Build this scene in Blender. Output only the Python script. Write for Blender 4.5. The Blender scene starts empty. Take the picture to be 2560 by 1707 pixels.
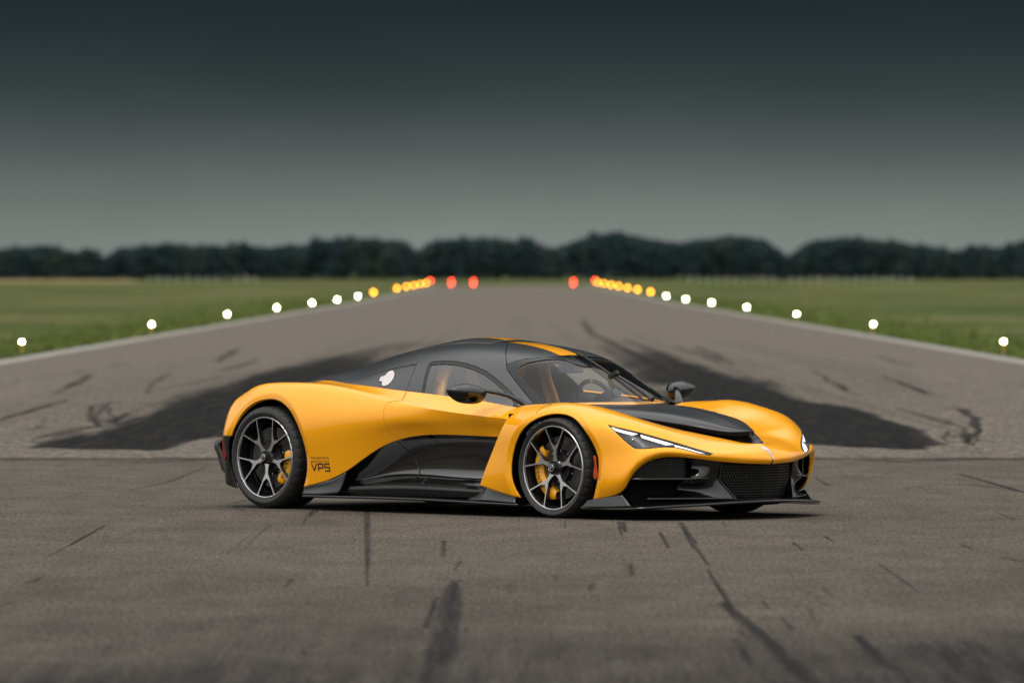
import bpy, bmesh, math, random
import numpy as np
from mathutils import Vector, Matrix
from mathutils.bvhtree import BVHTree

scene = bpy.context.scene
COL = scene.collection
R = math.radians
rng = random.Random(11)
nrg = np.random.default_rng(5)

# ------------------------------------------------------------------ camera
cam_d = bpy.data.cameras.new('camera')
cam = bpy.data.objects.new('camera', cam_d); COL.objects.link(cam)
cam.location = (0, 0, 1.68)
cam.rotation_euler = (R(90) - math.atan(163.5 / 18000), 0, math.atan(3 / 18000))
cam_d.sensor_width = 36.0
cam_d.lens = 18000 / 2560 * 36.0
cam_d.clip_start = 1.0
cam_d.clip_end = 9000
cam_d.dof.use_dof = True
cam_d.dof.focus_distance = 50.3
cam_d.dof.aperture_fstop = 3.7
cam_d.dof.aperture_blades = 0
scene.camera = cam
scene.render.resolution_x = 1024; scene.render.resolution_y = 682
# ------------------------------------------------------------------ sky, sun, exposure
SUN_EL, SUN_AZ = 62.0, 205.0        # degrees; azimuth clockwise from +Y
world = bpy.data.worlds.new('World'); scene.world = world; world.use_nodes = True
nt = world.node_tree; nt.nodes.clear()
def N(tree, typ, **kw):
    n = tree.nodes.new(typ)
    for k, v in kw.items(): setattr(n, k, v)
    return n
def ramp(tree, fac, stops, interp='EASE'):
    r = N(tree, 'ShaderNodeValToRGB'); r.color_ramp.interpolation = interp
    e = r.color_ramp.elements
    while len(e) < len(stops): e.new(0.5)
    for el, (p, c) in zip(e, stops):
        el.position = p; el.color = (c, c, c, 1) if isinstance(c, (int, float)) else (*c, 1)
    tree.links.new(fac, r.inputs[0]); return r
def mathn(tree, op, a, b=None, clamp=False):
    m = N(tree, 'ShaderNodeMath', operation=op, use_clamp=clamp)
    for i, v in enumerate((a, b)):
        if v is None: continue
        if isinstance(v, (int, float)): m.inputs[i].default_value = v
        else: tree.links.new(v, m.inputs[i])
    return m.outputs[0]
def mixc(tree, fac, a, b):
    m = N(tree, 'ShaderNodeMix', data_type='RGBA')
    for i, v in ((0, fac), (6, a), (7, b)):
        if isinstance(v, (int, float)): m.inputs[i].default_value = v
        elif isinstance(v, tuple): m.inputs[i].default_value = (*v, 1)
        else: tree.links.new(v, m.inputs[i])
    return m.outputs[2]
tc = N(nt, 'ShaderNodeTexCoord'); sep = N(nt, 'ShaderNodeSeparateXYZ')
nt.links.new(tc.outputs['Generated'], sep.inputs[0])
zz = sep.outputs['Z']; yy = sep.outputs['Y']
# the storm bank that stands over the far end of the runway
lowz = mathn(nt, 'DIVIDE', mathn(nt, 'ADD', zz, 0.002), 0.062, True)
STORM = [(0, 1.84, 2.02, 1.88), (.10, 1.70, 1.88, 1.75), (.17, 1.44, 1.62, 1.51), (.235, 1.12, 1.28, 1.21), (.29, .84, .98, .94), (.34, .63, .78, .76),
         (.39, .445, .575, .575), (.47, .285, .39, .40), (.56, .186, .275, .295), (.65, .133, .205, .222), (1, .11, .165, .18)]
sp_t = [p[0] for p in STORM]; sp_x = [i / 29 for i in range(30)]
def pl(c): # smoothed in log so that the gradient has no kinks
    lg = [math.log(p[c]) for p in STORM]
    f = lambda x: float(np.interp(x, sp_t, lg))
    return [math.exp(sum(f(x + d * .018) * w_ for d, w_ in ((-2, 1), (-1, 4), (0, 6), (1, 4), (2, 1))) / 16) for x in sp_x]
storm = ramp(nt, lowz, list(zip(sp_x, zip(pl(1), pl(2), pl(3)))), 'LINEAR').outputs[0]
sn_ = N(nt, 'ShaderNodeTexNoise'); sn_.inputs['Scale'].default_value = 16; sn_.inputs['Detail'].default_value = 5; sn_.inputs['Roughness'].default_value = .55
sm_ = N(nt, 'ShaderNodeMapping'); sm_.inputs['Scale'].default_value = (1, 1, 2.6)
nt.links.new(tc.outputs['Generated'], sm_.inputs[0]); nt.links.new(sm_.outputs[0], sn_.inputs['Vector'])
sv_ = N(nt, 'ShaderNodeVectorMath', operation='SCALE'); nt.links.new(storm, sv_.inputs[0])
nt.links.new(mathn(nt, 'ADD', mathn(nt, 'MULTIPLY', sn_.outputs[0], .50), .75), sv_.inputs['Scale']); storm = sv_.outputs[0]
# the even overcast over the rest of the sky
over = ramp(nt, mathn(nt, 'ADD', zz, 0.0, True), [(0, (5.0, 5.1, 5.1)), (.25, (9.0, 9.0, 8.9)), (1, (15.5, 15.4, 15.2))]).outputs[0]
skyt = N(nt, 'ShaderNodeTexSky', sky_type='NISHITA', sun_disc=False, sun_elevation=R(SUN_EL), sun_rotation=R(SUN_AZ))
skyt.air_density = 2.0; skyt.dust_density = 4.0
over = mixc(nt, 0.08, over, skyt.outputs[0])
cn = N(nt, 'ShaderNodeTexNoise'); cn.inputs['Scale'].default_value = 3.0; cn.inputs['Detail'].default_value = 5
mp = N(nt, 'ShaderNodeMapping'); mp.inputs['Scale'].default_value = (1, 1, 5)
nt.links.new(tc.outputs['Generated'], mp.inputs[0]); nt.links.new(mp.outputs[0], cn.inputs['Vector'])
ahead = N(nt, 'ShaderNodeMapRange', interpolation_type='SMOOTHSTEP')
ahead.inputs['From Min'].default_value = 0.66; ahead.inputs['From Max'].default_value = 0.96
xx = sep.outputs['X']   # cosine of the bearing away from the runway's far end
hor = mathn(nt, 'SQRT', mathn(nt, 'ADD', mathn(nt, 'ADD', mathn(nt, 'MULTIPLY', xx, xx), mathn(nt, 'MULTIPLY', yy, yy)), 0.0001))
nt.links.new(mathn(nt, 'DIVIDE', yy, hor), ahead.inputs['Value'])
high = N(nt, 'ShaderNodeMapRange', interpolation_type='SMOOTHSTEP')
high.inputs['From Min'].default_value = 0.45; high.inputs['From Max'].default_value = 0.70
high.inputs['To Min'].default_value = 1; high.inputs['To Max'].default_value = 0
nt.links.new(mathn(nt, 'ADD', zz, mathn(nt, 'MULTIPLY', mathn(nt, 'SUBTRACT', cn.outputs[0], 0.5), 0.12)), high.inputs['Value'])
w = mathn(nt, 'MULTIPLY', ahead.outputs[0], high.outputs[0])
bg = N(nt, 'ShaderNodeBackground'); bg.inputs['Strength'].default_value = 0.1
nt.links.new(mixc(nt, w, over, storm), bg.inputs['Color'])
wo = N(nt, 'ShaderNodeOutputWorld'); nt.links.new(bg.outputs[0], wo.inputs['Surface'])

sun_d = bpy.data.lights.new('sun', 'SUN'); sun_d.energy = 0.9; sun_d.angle = R(14); sun_d.color = (1.0, 0.96, 0.90)
sun = bpy.data.objects.new('sun', sun_d); COL.objects.link(sun)
sd_ = Vector((math.sin(R(SUN_AZ)) * math.cos(R(SUN_EL)), math.cos(R(SUN_AZ)) * math.cos(R(SUN_EL)), math.sin(R(SUN_EL))))
sun.rotation_euler = sd_.to_track_quat('Z', 'Y').to_euler(); sun.location = (0, 0, 60)

vs = scene.view_settings
vs.view_transform = 'Standard'; vs.look = 'None'; vs.exposure = 0.26; vs.gamma = 1.0; vs.use_curve_mapping = False
scene.cycles.use_denoising = True
scene.cycles.max_bounces = 8; scene.cycles.transparent_max_bounces = 24
scene.cycles.sample_clamp_indirect = 6.0

# ------------------------------------------------------------------ helpers
def spl(t, P, tt):
    """natural cubic spline through P (n,...) at t, evaluated at tt"""
    t = np.asarray(t, float); P = np.asarray(P, float); tt = np.asarray(tt, float)
    n = len(t); sh = P.shape; Q = P.reshape(n, -1)
    if n == 2:
        w = ((tt - t[0]) / (t[1] - t[0]))[:, None]
        return (Q[0] * (1 - w) + Q[1] * w).reshape((len(tt),) + sh[1:])
    h = np.diff(t); A = np.zeros((n, n)); B = np.zeros_like(Q)
    A[0, 0] = A[-1, -1] = 1
    for i in range(1, n - 1):
        A[i, i-1] = h[i-1]; A[i, i] = 2 * (h[i-1] + h[i]); A[i, i+1] = h[i]
        B[i] = 6 * ((Q[i+1] - Q[i]) / h[i] - (Q[i] - Q[i-1]) / h[i-1])
    M = np.linalg.solve(A, B)
    k = np.clip(np.searchsorted(t, tt, side='right') - 1, 0, n - 2)
    a = (t[k+1] - tt)[:, None]; b = (tt - t[k])[:, None]; H = h[k][:, None]
    out = (M[k] * a**3 + M[k+1] * b**3) / (6 * H) + (Q[k] / H - M[k] * H / 6) * a + (Q[k+1] / H - M[k+1] * H / 6) * b
    return out.reshape((len(tt),) + sh[1:])

def chord(P):
    d = np.linalg.norm(np.diff(P, axis=0), axis=-1)
    while d.ndim > 1: d = d.mean(axis=-1)
    return np.r_[0, np.cumsum(np.maximum(d, 1e-6))]

def resamp(t, n):
    return np.linspace(t[0], t[-1], n)

def surf(net, nu, nv, uspl=None):
    """tensor spline through a net (rows, columns, 3) -> (nu, nv, 3)"""
    net = np.array(net, float)
    tv = chord(net.transpose(1, 0, 2)); tu = chord(net)
    G = spl(tv, net.transpose(1, 0, 2), resamp(tv, nv)).transpose(1, 0, 2)
    return spl(tu, G, resamp(tu, nu))

def grid_faces(nu, nv, wrap=False):
    F = []
    for i in range(nu - 1):
        for j in range(nv - (0 if wrap else 1)):
            j2 = (j + 1) % nv
            F.append((i*nv+j, i*nv+j2, (i+1)*nv+j2, (i+1)*nv+j))
    return F

def clip(V, F, f):
    """keep the part of a polygon soup where the per-vertex field f >= 0"""
    V = [tuple(v) for v in V]; f = list(f); nf = []; cut = {}
    def mid(a, b):
        k = (a, b) if a < b else (b, a)
        if k not in cut:
            s = f[a] / (f[a] - f[b])
            cut[k] = len(V)
            V.append(tuple(V[a][i] + (V[b][i] - V[a][i]) * s for i in range(3)))
        return cut[k]
    n0 = len(f)
    for fc in F:
        s = [f[i] >= 0 for i in fc]
        if all(s): nf.append(fc); continue
        if not any(s): continue
        o = []
        for a, b in zip(fc, fc[1:] + fc[:1]):
            if f[a] >= 0: o.append(a)
            if (f[a] >= 0) != (f[b] >= 0): o.append(mid(a, b))
        if len(o) > 2: nf.append(tuple(o))
    used = sorted({i for fc in nf for i in fc}); mp = {o: i for i, o in enumerate(used)}
    return np.array([V[i] for i in used]).reshape(-1, 3), [tuple(mp[i] for i in fc) for fc in nf]

def sdf(P, poly):
    """signed distance to a closed 2-D polygon, positive inside"""
    P = np.asarray(P, float); poly = np.asarray(poly, float)
    d = np.full(len(P), 1e9); ins = np.zeros(len(P), bool)
    for a, b in zip(poly, np.roll(poly, -1, axis=0)):
        e = b - a; w = P - a
        t = np.clip((w @ e) / max(e @ e, 1e-12), 0, 1)
        d = np.minimum(d, np.linalg.norm(w - t[:, None] * e, axis=1))
        c = ((a[1] <= P[:, 1]) & (b[1] > P[:, 1])) | ((b[1] <= P[:, 1]) & (a[1] > P[:, 1]))
        with np.errstate(divide='ignore', invalid='ignore'):
            xi = a[0] + (P[:, 1] - a[1]) / (b[1] - a[1]) * e[0]
        ins ^= c & (P[:, 0] < xi)
    return np.where(ins, d, -d)

def smooth_poly(pts, n=120, closed=True):
    p = np.array(pts, float)
    if closed: p = np.vstack([p, p[:1]])
    d = np.r_[0, np.cumsum(np.linalg.norm(np.diff(p, axis=0), axis=1))]
    q = spl(d, p, np.linspace(0, d[-1], n + (1 if closed else 0)))
    return q[:-1] if closed else q

def mirror(V, F):
    V = np.array(V, float); W = V * np.array([1, -1, 1])
    n = len(V)
    return np.vstack([V, W]), list(F) + [tuple(i + n for i in reversed(f)) for f in F]

def flip(V, F):
    return np.array(V, float) * np.array([1, -1, 1]), [tuple(reversed(f)) for f in F]

def join(*parts):
    Vs, Fs, n = [], [], 0
    for V, F in parts:
        V = np.array(V, float).reshape(-1, 3)
        Vs.append(V); Fs += [tuple(i + n for i in f) for f in F]; n += len(V)
    return np.vstack(Vs), Fs

def near(V):
    """mirror a table given with positive Y to the near (negative Y) side"""
    return np.asarray(V, float) * np.array([1, -1, 1])

# ------------------------------------------------------------------ body skins
# every table is (X forward, |Y| outward, Z up) in metres, origin on the ground
# under the front axle; the skins are splined through them and mirrored.
FRONT = np.array([
 [(1.155,0,.379),(1.127,.21,.387),(1.05,.395,.402),(.97,.565,.424),(.89,.67,.436),(.80,.765,.424),(.735,.84,.378),(.68,.89,.30),(.625,.915,.207),(.36,.985,.135),(0,1.0,.12),(-.3,1.0,.135),(-.52,1.0,.172),(-.702,1.0,.214)],
 [(1.172,0,.402),(1.143,.21,.41),(1.066,.40,.425),(.986,.573,.446),(.91,.685,.457),(.83,.782,.449),(.768,.855,.412),(.715,.905,.36),(.648,.94,.28),(.37,1.01,.24),(0,1.035,.24),(-.28,1.03,.24),(-.50,1.012,.265),(-.663,1.0,.30)],
 [(1.162,0,.44),(1.135,.21,.447),(1.058,.41,.456),(.98,.56,.472),(.908,.67,.490),(.835,.76,.498),(.765,.835,.494),(.705,.878,.48),(.622,.918,.45),(.37,1.008,.445),(0,1.04,.45),(-.26,1.035,.45),(-.44,1.01,.455),(-.585,.99,.46)],
 [(1.140,0,.474),(1.103,.21,.474),(1.03,.42,.468),(.957,.52,.488),(.885,.60,.518),(.80,.69,.558),(.705,.78,.597),(.605,.855,.628),(.50,.922,.651),(.31,.995,.652),(0,1.028,.66),(-.22,1.02,.66),(-.35,.995,.66),(-.48,.972,.66)],
 [(1.106,0,.500),(1.050,.178,.505),(.97,.345,.513),(.90,.45,.533),(.83,.55,.572),(.75,.645,.613),(.66,.70,.650),(.56,.745,.685),(.44,.785,.722),(.25,.845,.760),(-.02,.90,.782),(-.2,.900,.772),(-.34,.885,.764),(-.47,.87,.755)],
 [(1.072,0,.520),(.99,.10,.526),(.90,.165,.548),(.82,.22,.567),(.74,.27,.587),(.65,.32,.607),(.56,.36,.625),(.45,.408,.646),(.33,.44,.665),(.18,.50,.690),(-.05,.57,.722),(-.22,.63,.742),(-.38,.68,.752),(-.48,.71,.752)],
])
SX = np.array([-.42,-.70,-.95,-1.2,-1.5,-1.8,-2.1,-2.4,-2.7,-2.96,-3.2,-3.35,-3.44,-3.49])
S_BELT = [(.84,.755),(.838,.784),(.834,.812),(.831,.831),(.816,.852),(.793,.871),(.766,.893),(.721,.912),(.66,.924),(.61,.878),(.60,.860),(.60,.835),(.60,.795),(.60,.755)]
S_SHO1 = [(.885,.735),(.883,.752),(.880,.774),(.880,.793),(.872,.815),(.862,.842),(.844,.873),(.815,.902),(.785,.909),(.755,.893),(.745,.866),(.74,.825),(.745,.76),(.75,.69)]
S_CRST = [(.945,.678),(.955,.696),(.966,.716),(.974,.739),(.964,.772),(.945,.810),(.923,.848),(.905,.882),(.891,.898),(.878,.898),(.868,.866),(.862,.80),(.87,.72),(.87,.62)]
S_SH2  = [(.938,.658),(.948,.672),(.960,.690),(.973,.713),(.984,.735),(.993,.740),(.995,.745),(.990,.760),(.982,.775),(.975,.770),(.955,.735),(.935,.68),(.92,.62),(.885,.57)]
S_WIDE = [(.928,.632),(.936,.643),(.948,.655),(.966,.666),(.992,.668),(1.014,.650),(1.027,.625),(1.034,.600),(1.036,.595),(1.034,.595),(1.012,.575),(.98,.55),(.945,.525),(.895,.50)]
S_MID  = [(.915,.597),(.918,.605),(.930,.612),(.945,.615),(.968,.605),(.994,.550),(1.008,.46),(1.017,.40),(1.02,.38),(1.018,.37),(1.0,.36),(.968,.36),(.935,.36),(.89,.36)]
S_LOW  = [(.900,.550),(.902,.555),(.910,.560),(.921,.561),(.938,.536),(.964,.441),(.981,.283),(.992,.190),(1.0,.148),(.998,.133),(.973,.135),(.945,.15),(.92,.17),(.88,.18)]

def side_skin(nu=110, nv=260):
    rows = [S_BELT, S_SHO1, S_CRST, S_SH2, S_WIDE, S_MID, S_LOW]
    net = np.array([[(x, y, z) for x, (y, z) in zip(SX, r)] for r in rows])
    tv = -SX
    xs = resamp(tv, nv)
    G = spl(tv, net.transpose(1, 0, 2), xs).transpose(1, 0, 2)
    soft = surf_u(G, nu)
    tu = chord(G)
    k = 2
    nb = max(8, int(nu * tu[k] / tu[-1]))
    # hard-edged version: two separate splines meeting at the shoulder crease
    a = spl(tu[:k+1], G[:k+1], np.linspace(0, tu[k], nb))
    b = spl(tu[k:], G[k:], np.linspace(tu[k], tu[-1], nu - nb + 1))[1:]
    hard = np.vstack([a, b])
    tt = np.r_[np.linspace(0, tu[k], nb), np.linspace(tu[k], tu[-1], nu - nb + 1)[1:]]
    soft = spl(tu, G, tt)
    w = np.clip((xs - 1.25) / (2.3 - 1.25), 0, 1); w = (w * w * (3 - 2 * w))[None, :, None]
    return hard * (1 - w) + soft * w

def surf_u(G, nu):
    tu = chord(G); return spl(tu, G, resamp(tu, nu))

CANOPY = np.array([  # rows: centre, q1, q2, pillar / cant rail, side, belt ; columns front to tail
 [(-.12,0,.772),(-.45,0,.952),(-.80,0,1.112),(-1.13,0,1.185),(-1.45,0,1.212),(-1.8,0,1.200),(-2.15,0,1.155),(-2.45,0,1.09),(-2.75,0,1.01),(-3.1,0,.915)],
 [(-.18,.26,.776),(-.475,.235,.945),(-.81,.215,1.104),(-1.13,.215,1.178),(-1.45,.21,1.204),(-1.8,.205,1.192),(-2.15,.20,1.147),(-2.45,.19,1.082),(-2.75,.18,1.002),(-3.1,.16,.910)],
 [(-.31,.50,.781),(-.545,.455,.918),(-.835,.415,1.078),(-1.13,.415,1.148),(-1.45,.41,1.170),(-1.8,.40,1.157),(-2.15,.385,1.115),(-2.45,.36,1.052),(-2.75,.34,.978),(-3.1,.31,.895)],
 [(-.48,.69,.785),(-.665,.645,.897),(-.875,.575,1.020),(-1.14,.575,1.072),(-1.45,.575,1.088),(-1.8,.565,1.075),(-2.15,.54,1.040),(-2.45,.515,.995),(-2.75,.475,.970),(-3.1,.42,.898)],
 [(-.50,.73,.780),(-.68,.725,.846),(-.89,.705,.918),(-1.15,.71,.955),(-1.45,.71,.970),(-1.8,.695,.968),(-2.15,.665,.957),(-2.45,.625,.944),(-2.75,.575,.946),(-3.1,.50,.880)],
 [(-.52,.79,.768),(-.70,.825,.782),(-.91,.826,.806),(-1.16,.824,.826),(-1.45,.812,.846),(-1.8,.786,.868),(-2.15,.752,.890),(-2.45,.706,.914),(-2.75,.648,.926),(-3.1,.56,.862)],
])
# ------------------------------------------------------------------ materials
def mat(name, base, rough=0.5, metal=0.0, coat=0.0, spec=0.5, emis=None, estr=0.0, coat_rough=0.03):
    m = bpy.data.materials.new(name); m.use_nodes = True
    b = m.node_tree.nodes['Principled BSDF']
    b.inputs['Base Color'].default_value = (*base, 1); b.inputs['Roughness'].default_value = rough
    b.inputs['Metallic'].default_value = metal; b.inputs['Coat Weight'].default_value = coat
    b.inputs['Coat Roughness'].default_value = coat_rough; b.inputs['Specular IOR Level'].default_value = spec
    if emis: b.inputs['Emission Color'].default_value = (*emis, 1); b.inputs['Emission Strength'].default_value = estr
    return m
def bsdf(m): return m.node_tree.nodes['Principled BSDF']
def grain(m, scale, amp, bump=0.0, bscale=None, stretch=(1, 1, 1)):
    """fine variation of colour and relief from object-space noise"""
    t = m.node_tree; b = bsdf(m); c = tuple(b.inputs['Base Color'].default_value)[:3]
    tc = N(t, 'ShaderNodeTexCoord'); mp = N(t, 'ShaderNodeMapping'); mp.inputs['Scale'].default_value = stretch
    t.links.new(tc.outputs['Object'], mp.inputs[0])
    n = N(t, 'ShaderNodeTexNoise'); n.inputs['Scale'].default_value = scale; n.inputs['Detail'].default_value = 6
    t.links.new(mp.outputs[0], n.inputs['Vector'])
    r = ramp(t, n.outputs[0], [(.3, tuple(v * (1 - amp) for v in c)), (.7, tuple(min(1, v * (1 + amp)) for v in c))], 'LINEAR')
    t.links.new(r.outputs[0], b.inputs['Base Color'])
    if bump:
        n2 = N(t, 'ShaderNodeTexNoise'); n2.inputs['Scale'].default_value = bscale or scale; n2.inputs['Detail'].default_value = 4
        t.links.new(mp.outputs[0], n2.inputs['Vector'])
        bp = N(t, 'ShaderNodeBump'); bp.inputs['Strength'].default_value = bump; bp.inputs['Distance'].default_value = 0.01
        t.links.new(n2.outputs[0], bp.inputs['Height']); t.links.new(bp.outputs[0], b.inputs['Normal'])
    return m

ORANGE = mat('orange_paint', (0.94, 0.382, 0.0008), 0.50, 0.20, 1.0, 0.05)
grain(ORANGE, 900, 0.03)
SATIN = mat('satin_black_carbon', (0.015, 0.0155, 0.017), 0.30, 0.0, 0.0, 0.65)
grain(SATIN, 500, 0.12)
GLOSS = mat('gloss_black_carbon', (0.004, 0.004, 0.0045), 0.07, 0.0, 0.0, 0.6)
SCOOP = mat('lacquered_carbon', (0.005, 0.005, 0.0055), 0.10, 0.0, 1.0, 0.9, coat_rough=0.04)
FRIT = mat('black_glass_border', (0.004, 0.004, 0.0045), 0.08, 0.0, 0.0, 0.25)
MATTE = mat('matte_black', (0.005, 0.005, 0.0055), 0.75, spec=0.12)
RUBBER = grain(mat('seal_rubber', (0.010, 0.010, 0.010), 0.6), 60, 0.2)
TYRE = grain(mat('tyre_rubber', (0.020, 0.020, 0.021), 0.62, spec=0.4), 120, 0.25, 0.08)
TYRETXT = mat('raised_tyre_letters', (0.10, 0.10, 0.10), 0.6)
SILVER = grain(mat('machined_alloy', (0.62, 0.62, 0.63), 0.24, 1.0), 200, 0.06)
DARKALLOY = mat('dark_alloy', (0.018, 0.018, 0.020), 0.25, 0.3, 0.6)
BARREL = mat('rim_barrel', (0.018, 0.0185, 0.020), 0.3, 0.6)
DISC = grain(mat('carbon_brake_disc', (0.06, 0.059, 0.058), 0.5, 0.2), 90, 0.25)
STEEL = mat('bright_fastener', (0.62, 0.57, 0.48), 0.25, 1.0)
CALIPER = mat('orange_caliper', (0.85, 0.37, 0.003), 0.3, 0.0, 0.7)
BLACKPRINT = mat('black_print', (0.012, 0.010, 0.008), 0.5)
BADGE = grain(mat('pale_badge', (0.56, 0.52, 0.515), 0.4, 0.1), 26, 0.16, stretch=(1, 1, 5))
REDLENS = mat('red_lens', (0.16, 0.004, 0.006), 0.2, 0.0, 0.5)
AMBERLENS = mat('amber_lens', (0.36, 0.048, 0.001), 0.35, 0.0, 0.2, 0.2)
DRL = mat('white_light_strip', (0.85, 0.87, 0.9), 0.3, emis=(1.0, 1.0, 1.0), estr=0.75)
LAMPBOX = mat('headlight_housing', (0.055, 0.058, 0.062), 0.6)
CHROME = mat('chrome', (0.72, 0.73, 0.74), 0.12, 1.0)
LEATHER = grain(mat('dark_brown_leather', (0.060, 0.040, 0.038), 0.55), 80, 0.2, 0.1)
TRIM = mat('orange_leather', (0.72, 0.34, 0.06), 0.5)
DASH = grain(mat('black_dash', (0.016, 0.017, 0.020), 0.6), 80, 0.2)
BLUEDASH = mat('blue_screen_trim', (0.012, 0.025, 0.055), 0.35)

def glass(name, tint, f0=.05, rough=.02):
    m = bpy.data.materials.new(name); m.use_nodes = True; t = m.node_tree; t.nodes.clear()
    tr = N(t, 'ShaderNodeBsdfTransparent'); tr.inputs[0].default_value = (*tint, 1)
    gl = N(t, 'ShaderNodeBsdfGlossy'); gl.inputs['Roughness'].default_value = rough
    lw = N(t, 'ShaderNodeLayerWeight'); lw.inputs['Blend'].default_value = 0.5
    f = mathn(t, 'POWER', lw.outputs['Facing'], 5.0)        # thin pane: the same from both sides
    f = mathn(t, 'ADD', mathn(t, 'MULTIPLY', f, 1 - f0), f0)
    mx = N(t, 'ShaderNodeMixShader'); o = N(t, 'ShaderNodeOutputMaterial')
    t.links.new(f, mx.inputs[0]); t.links.new(tr.outputs[0], mx.inputs[1]); t.links.new(gl.outputs[0], mx.inputs[2])
    t.links.new(mx.outputs[0], o.inputs['Surface']); return m
GLASS = glass('window_glass', (0.96, 0.98, 0.97), .12)
SCREEN = glass('windscreen_glass', (0.97, 0.985, 0.98), .03)
CLEAR = glass('clear_lens', (0.95, 0.96, 0.97), .012, .16)

# ------------------------------------------------------------------ object helpers
def obj(name, VF, m, parent=None, smooth=True, sharp=35, thick=None, kind=None, fidx=None, label=None):
    """ONE mesh object; m is a material or a list (fidx gives a slot per face)"""
    V, F = VF
    me = bpy.data.meshes.new(name)
    me.from_pydata([tuple(map(float, v)) for v in V], [], [tuple(map(int, f)) for f in F])
    for mm in (m if isinstance(m, (list, tuple)) else [m]): me.materials.append(mm)
    if fidx is not None: me.polygons.foreach_set('material_index', np.asarray(fidx, np.int32))
    if smooth:
        me.polygons.foreach_set('use_smooth', np.ones(len(me.polygons), bool))
        me.set_sharp_from_angle(angle=R(sharp))
    me.validate(); me.update()
    o = bpy.data.objects.new(name, me); COL.objects.link(o)
    if parent is not None: o.parent = parent
    if thick:
        sm = o.modifiers.new('thickness', 'SOLIDIFY'); sm.thickness = thick; sm.offset = -1; sm.use_even_offset = False
    if kind: o['kind'] = kind
    if label: o['label'] = label
    return o

def pair(name, VF, m, parent=None, **kw):
    """the same piece on the near and on the far side, one object each"""
    a = obj(name, VF, m, parent, **kw)
    return a, obj(name, flip(*VF), m, parent, **kw)

def thing(name, label, cat, loc=(0, 0, 0), rotz=0.0, group=None):
    o = bpy.data.objects.new(name, None); COL.objects.link(o); o.empty_display_size = 0.2
    o.location = loc; o.rotation_euler = (0, 0, rotz)
    o['label'] = label; o['category'] = cat
    if group: o['group'] = group
    return o

def outward(V, F, c=(-1.2, 0, .4)):
    """flip the faces when the sheet's mean normal points to the car's inside"""
    V = np.asarray(V, float); s = 0
    for f in F[::max(1, len(F)//400)]:
        a, b, d = V[f[0]], V[f[1]], V[f[2]]
        s += np.dot(np.cross(b - a, d - a), (a + b + d) / 3 - np.asarray(c))
    return (V, F) if s > 0 else (V, [tuple(reversed(f)) for f in F])

def box(c, s, rot=None):
    c = np.array(c, float); s = np.array(s, float) / 2
    V = np.array([(x, y, z) for x in (-1, 1) for y in (-1, 1) for z in (-1, 1)], float) * s
    if rot is not None: V = V @ np.array(rot).T
    return V + c, [(0,1,3,2),(4,6,7,5),(0,4,5,1),(2,3,7,6),(0,2,6,4),(1,5,7,3)]

def tube(P, r, n=10, cap=True, flat=None):
    P = np.array(P, float); k = len(P); r = np.broadcast_to(np.asarray(r, float), (k,))
    T = np.gradient(P, axis=0); T /= np.linalg.norm(T, axis=1)[:, None]
    up = np.array([0, 0, 1.0]) if abs(T[:, 2]).max() < .95 else np.array([1.0, 0.13, 0])
    V = []
    for p, t, q in zip(P, T, r):
        a = np.cross(t, up); a /= np.linalg.norm(a); b = np.cross(a, t)
        for j in range(n):
            w = 2 * math.pi * j / n
            V.append(p + q * (math.cos(w) * a + math.sin(w) * b * (flat or 1)))
    F = [tuple(reversed(f)) for f in grid_faces(k, n, True)]
    if cap: F += [tuple(range(n)), tuple(range((k-1)*n + n - 1, (k-1)*n - 1, -1))]
    return np.array(V), F

def lathe_y(prof, n=96, ang=(0, 2*math.pi)):
    """profile of (y, r) turned about the wheel axle (local Y)"""
    full = abs(ang[1] - ang[0]) > 6.28
    k = n if full else n + 1
    a = ang[0] + (ang[1] - ang[0]) * np.arange(k) / n
    V = [(r * math.sin(t), y, r * math.cos(t)) for y, r in prof for t in a]
    return np.array(V), grid_faces(len(prof), k, full)

def extrude_poly(P, d0, d1, bevel=0.0):
    """2-D polygon (n,2) in the local XZ plane, extruded in Y from d0 (front) to d1; depths may be arrays"""
    P = np.array(P, float); n = len(P)
    d0 = np.broadcast_to(d0, (n,)); d1 = np.broadcast_to(d1, (n,))
    V = [(p[0], a, p[1]) for p, a in zip(P, d0)] + [(p[0], a, p[1]) for p, a in zip(P, d1)]
    F = [tuple(range(n)), tuple(range(2*n-1, n-1, -1))]
    F += [(i, i+n, (i+1) % n + n, (i+1) % n) for i in range(n)]
    return np.array(V), F

def text_poly(s, size=1.0, spacing=1.0):
    """built-in font -> flat mesh (V2, F), baseline at 0, x from 0"""
    cu = bpy.data.curves.new('lettering', 'FONT'); cu.body = s; cu.size = size; cu.space_character = spacing
    cu.resolution_u = 3; cu.fill_mode = 'FRONT'
    o = bpy.data.objects.new('lettering', cu); COL.objects.link(o)
    dg = bpy.context.evaluated_depsgraph_get(); me = bpy.data.meshes.new_from_object(o.evaluated_get(dg))
    V = np.array([v.co[:2] for v in me.vertices]).reshape(-1, 2); F = [tuple(p.vertices) for p in me.polygons]
    bpy.data.objects.remove(o); bpy.data.curves.remove(cu); bpy.data.meshes.remove(me)
    return V, F

def largest(V, F):
    """drop stray islands, keep the biggest connected piece"""
    par = list(range(len(V)))
    def find(i):
        while par[i] != i: par[i] = par[par[i]]; i = par[i]
        return i
    for f in F:
        a = find(f[0])
        for i in f[1:]: par[find(i)] = a
    cnt = {}
    for f in F: k = find(f[0]); cnt[k] = cnt.get(k, 0) + 1
    best = max(cnt, key=cnt.get); F = [f for f in F if find(f[0]) == best]
    u = sorted({i for f in F for i in f}); mp = {o: i for i, o in enumerate(u)}
    return np.asarray(V)[u], [tuple(mp[i] for i in f) for f in F]

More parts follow.
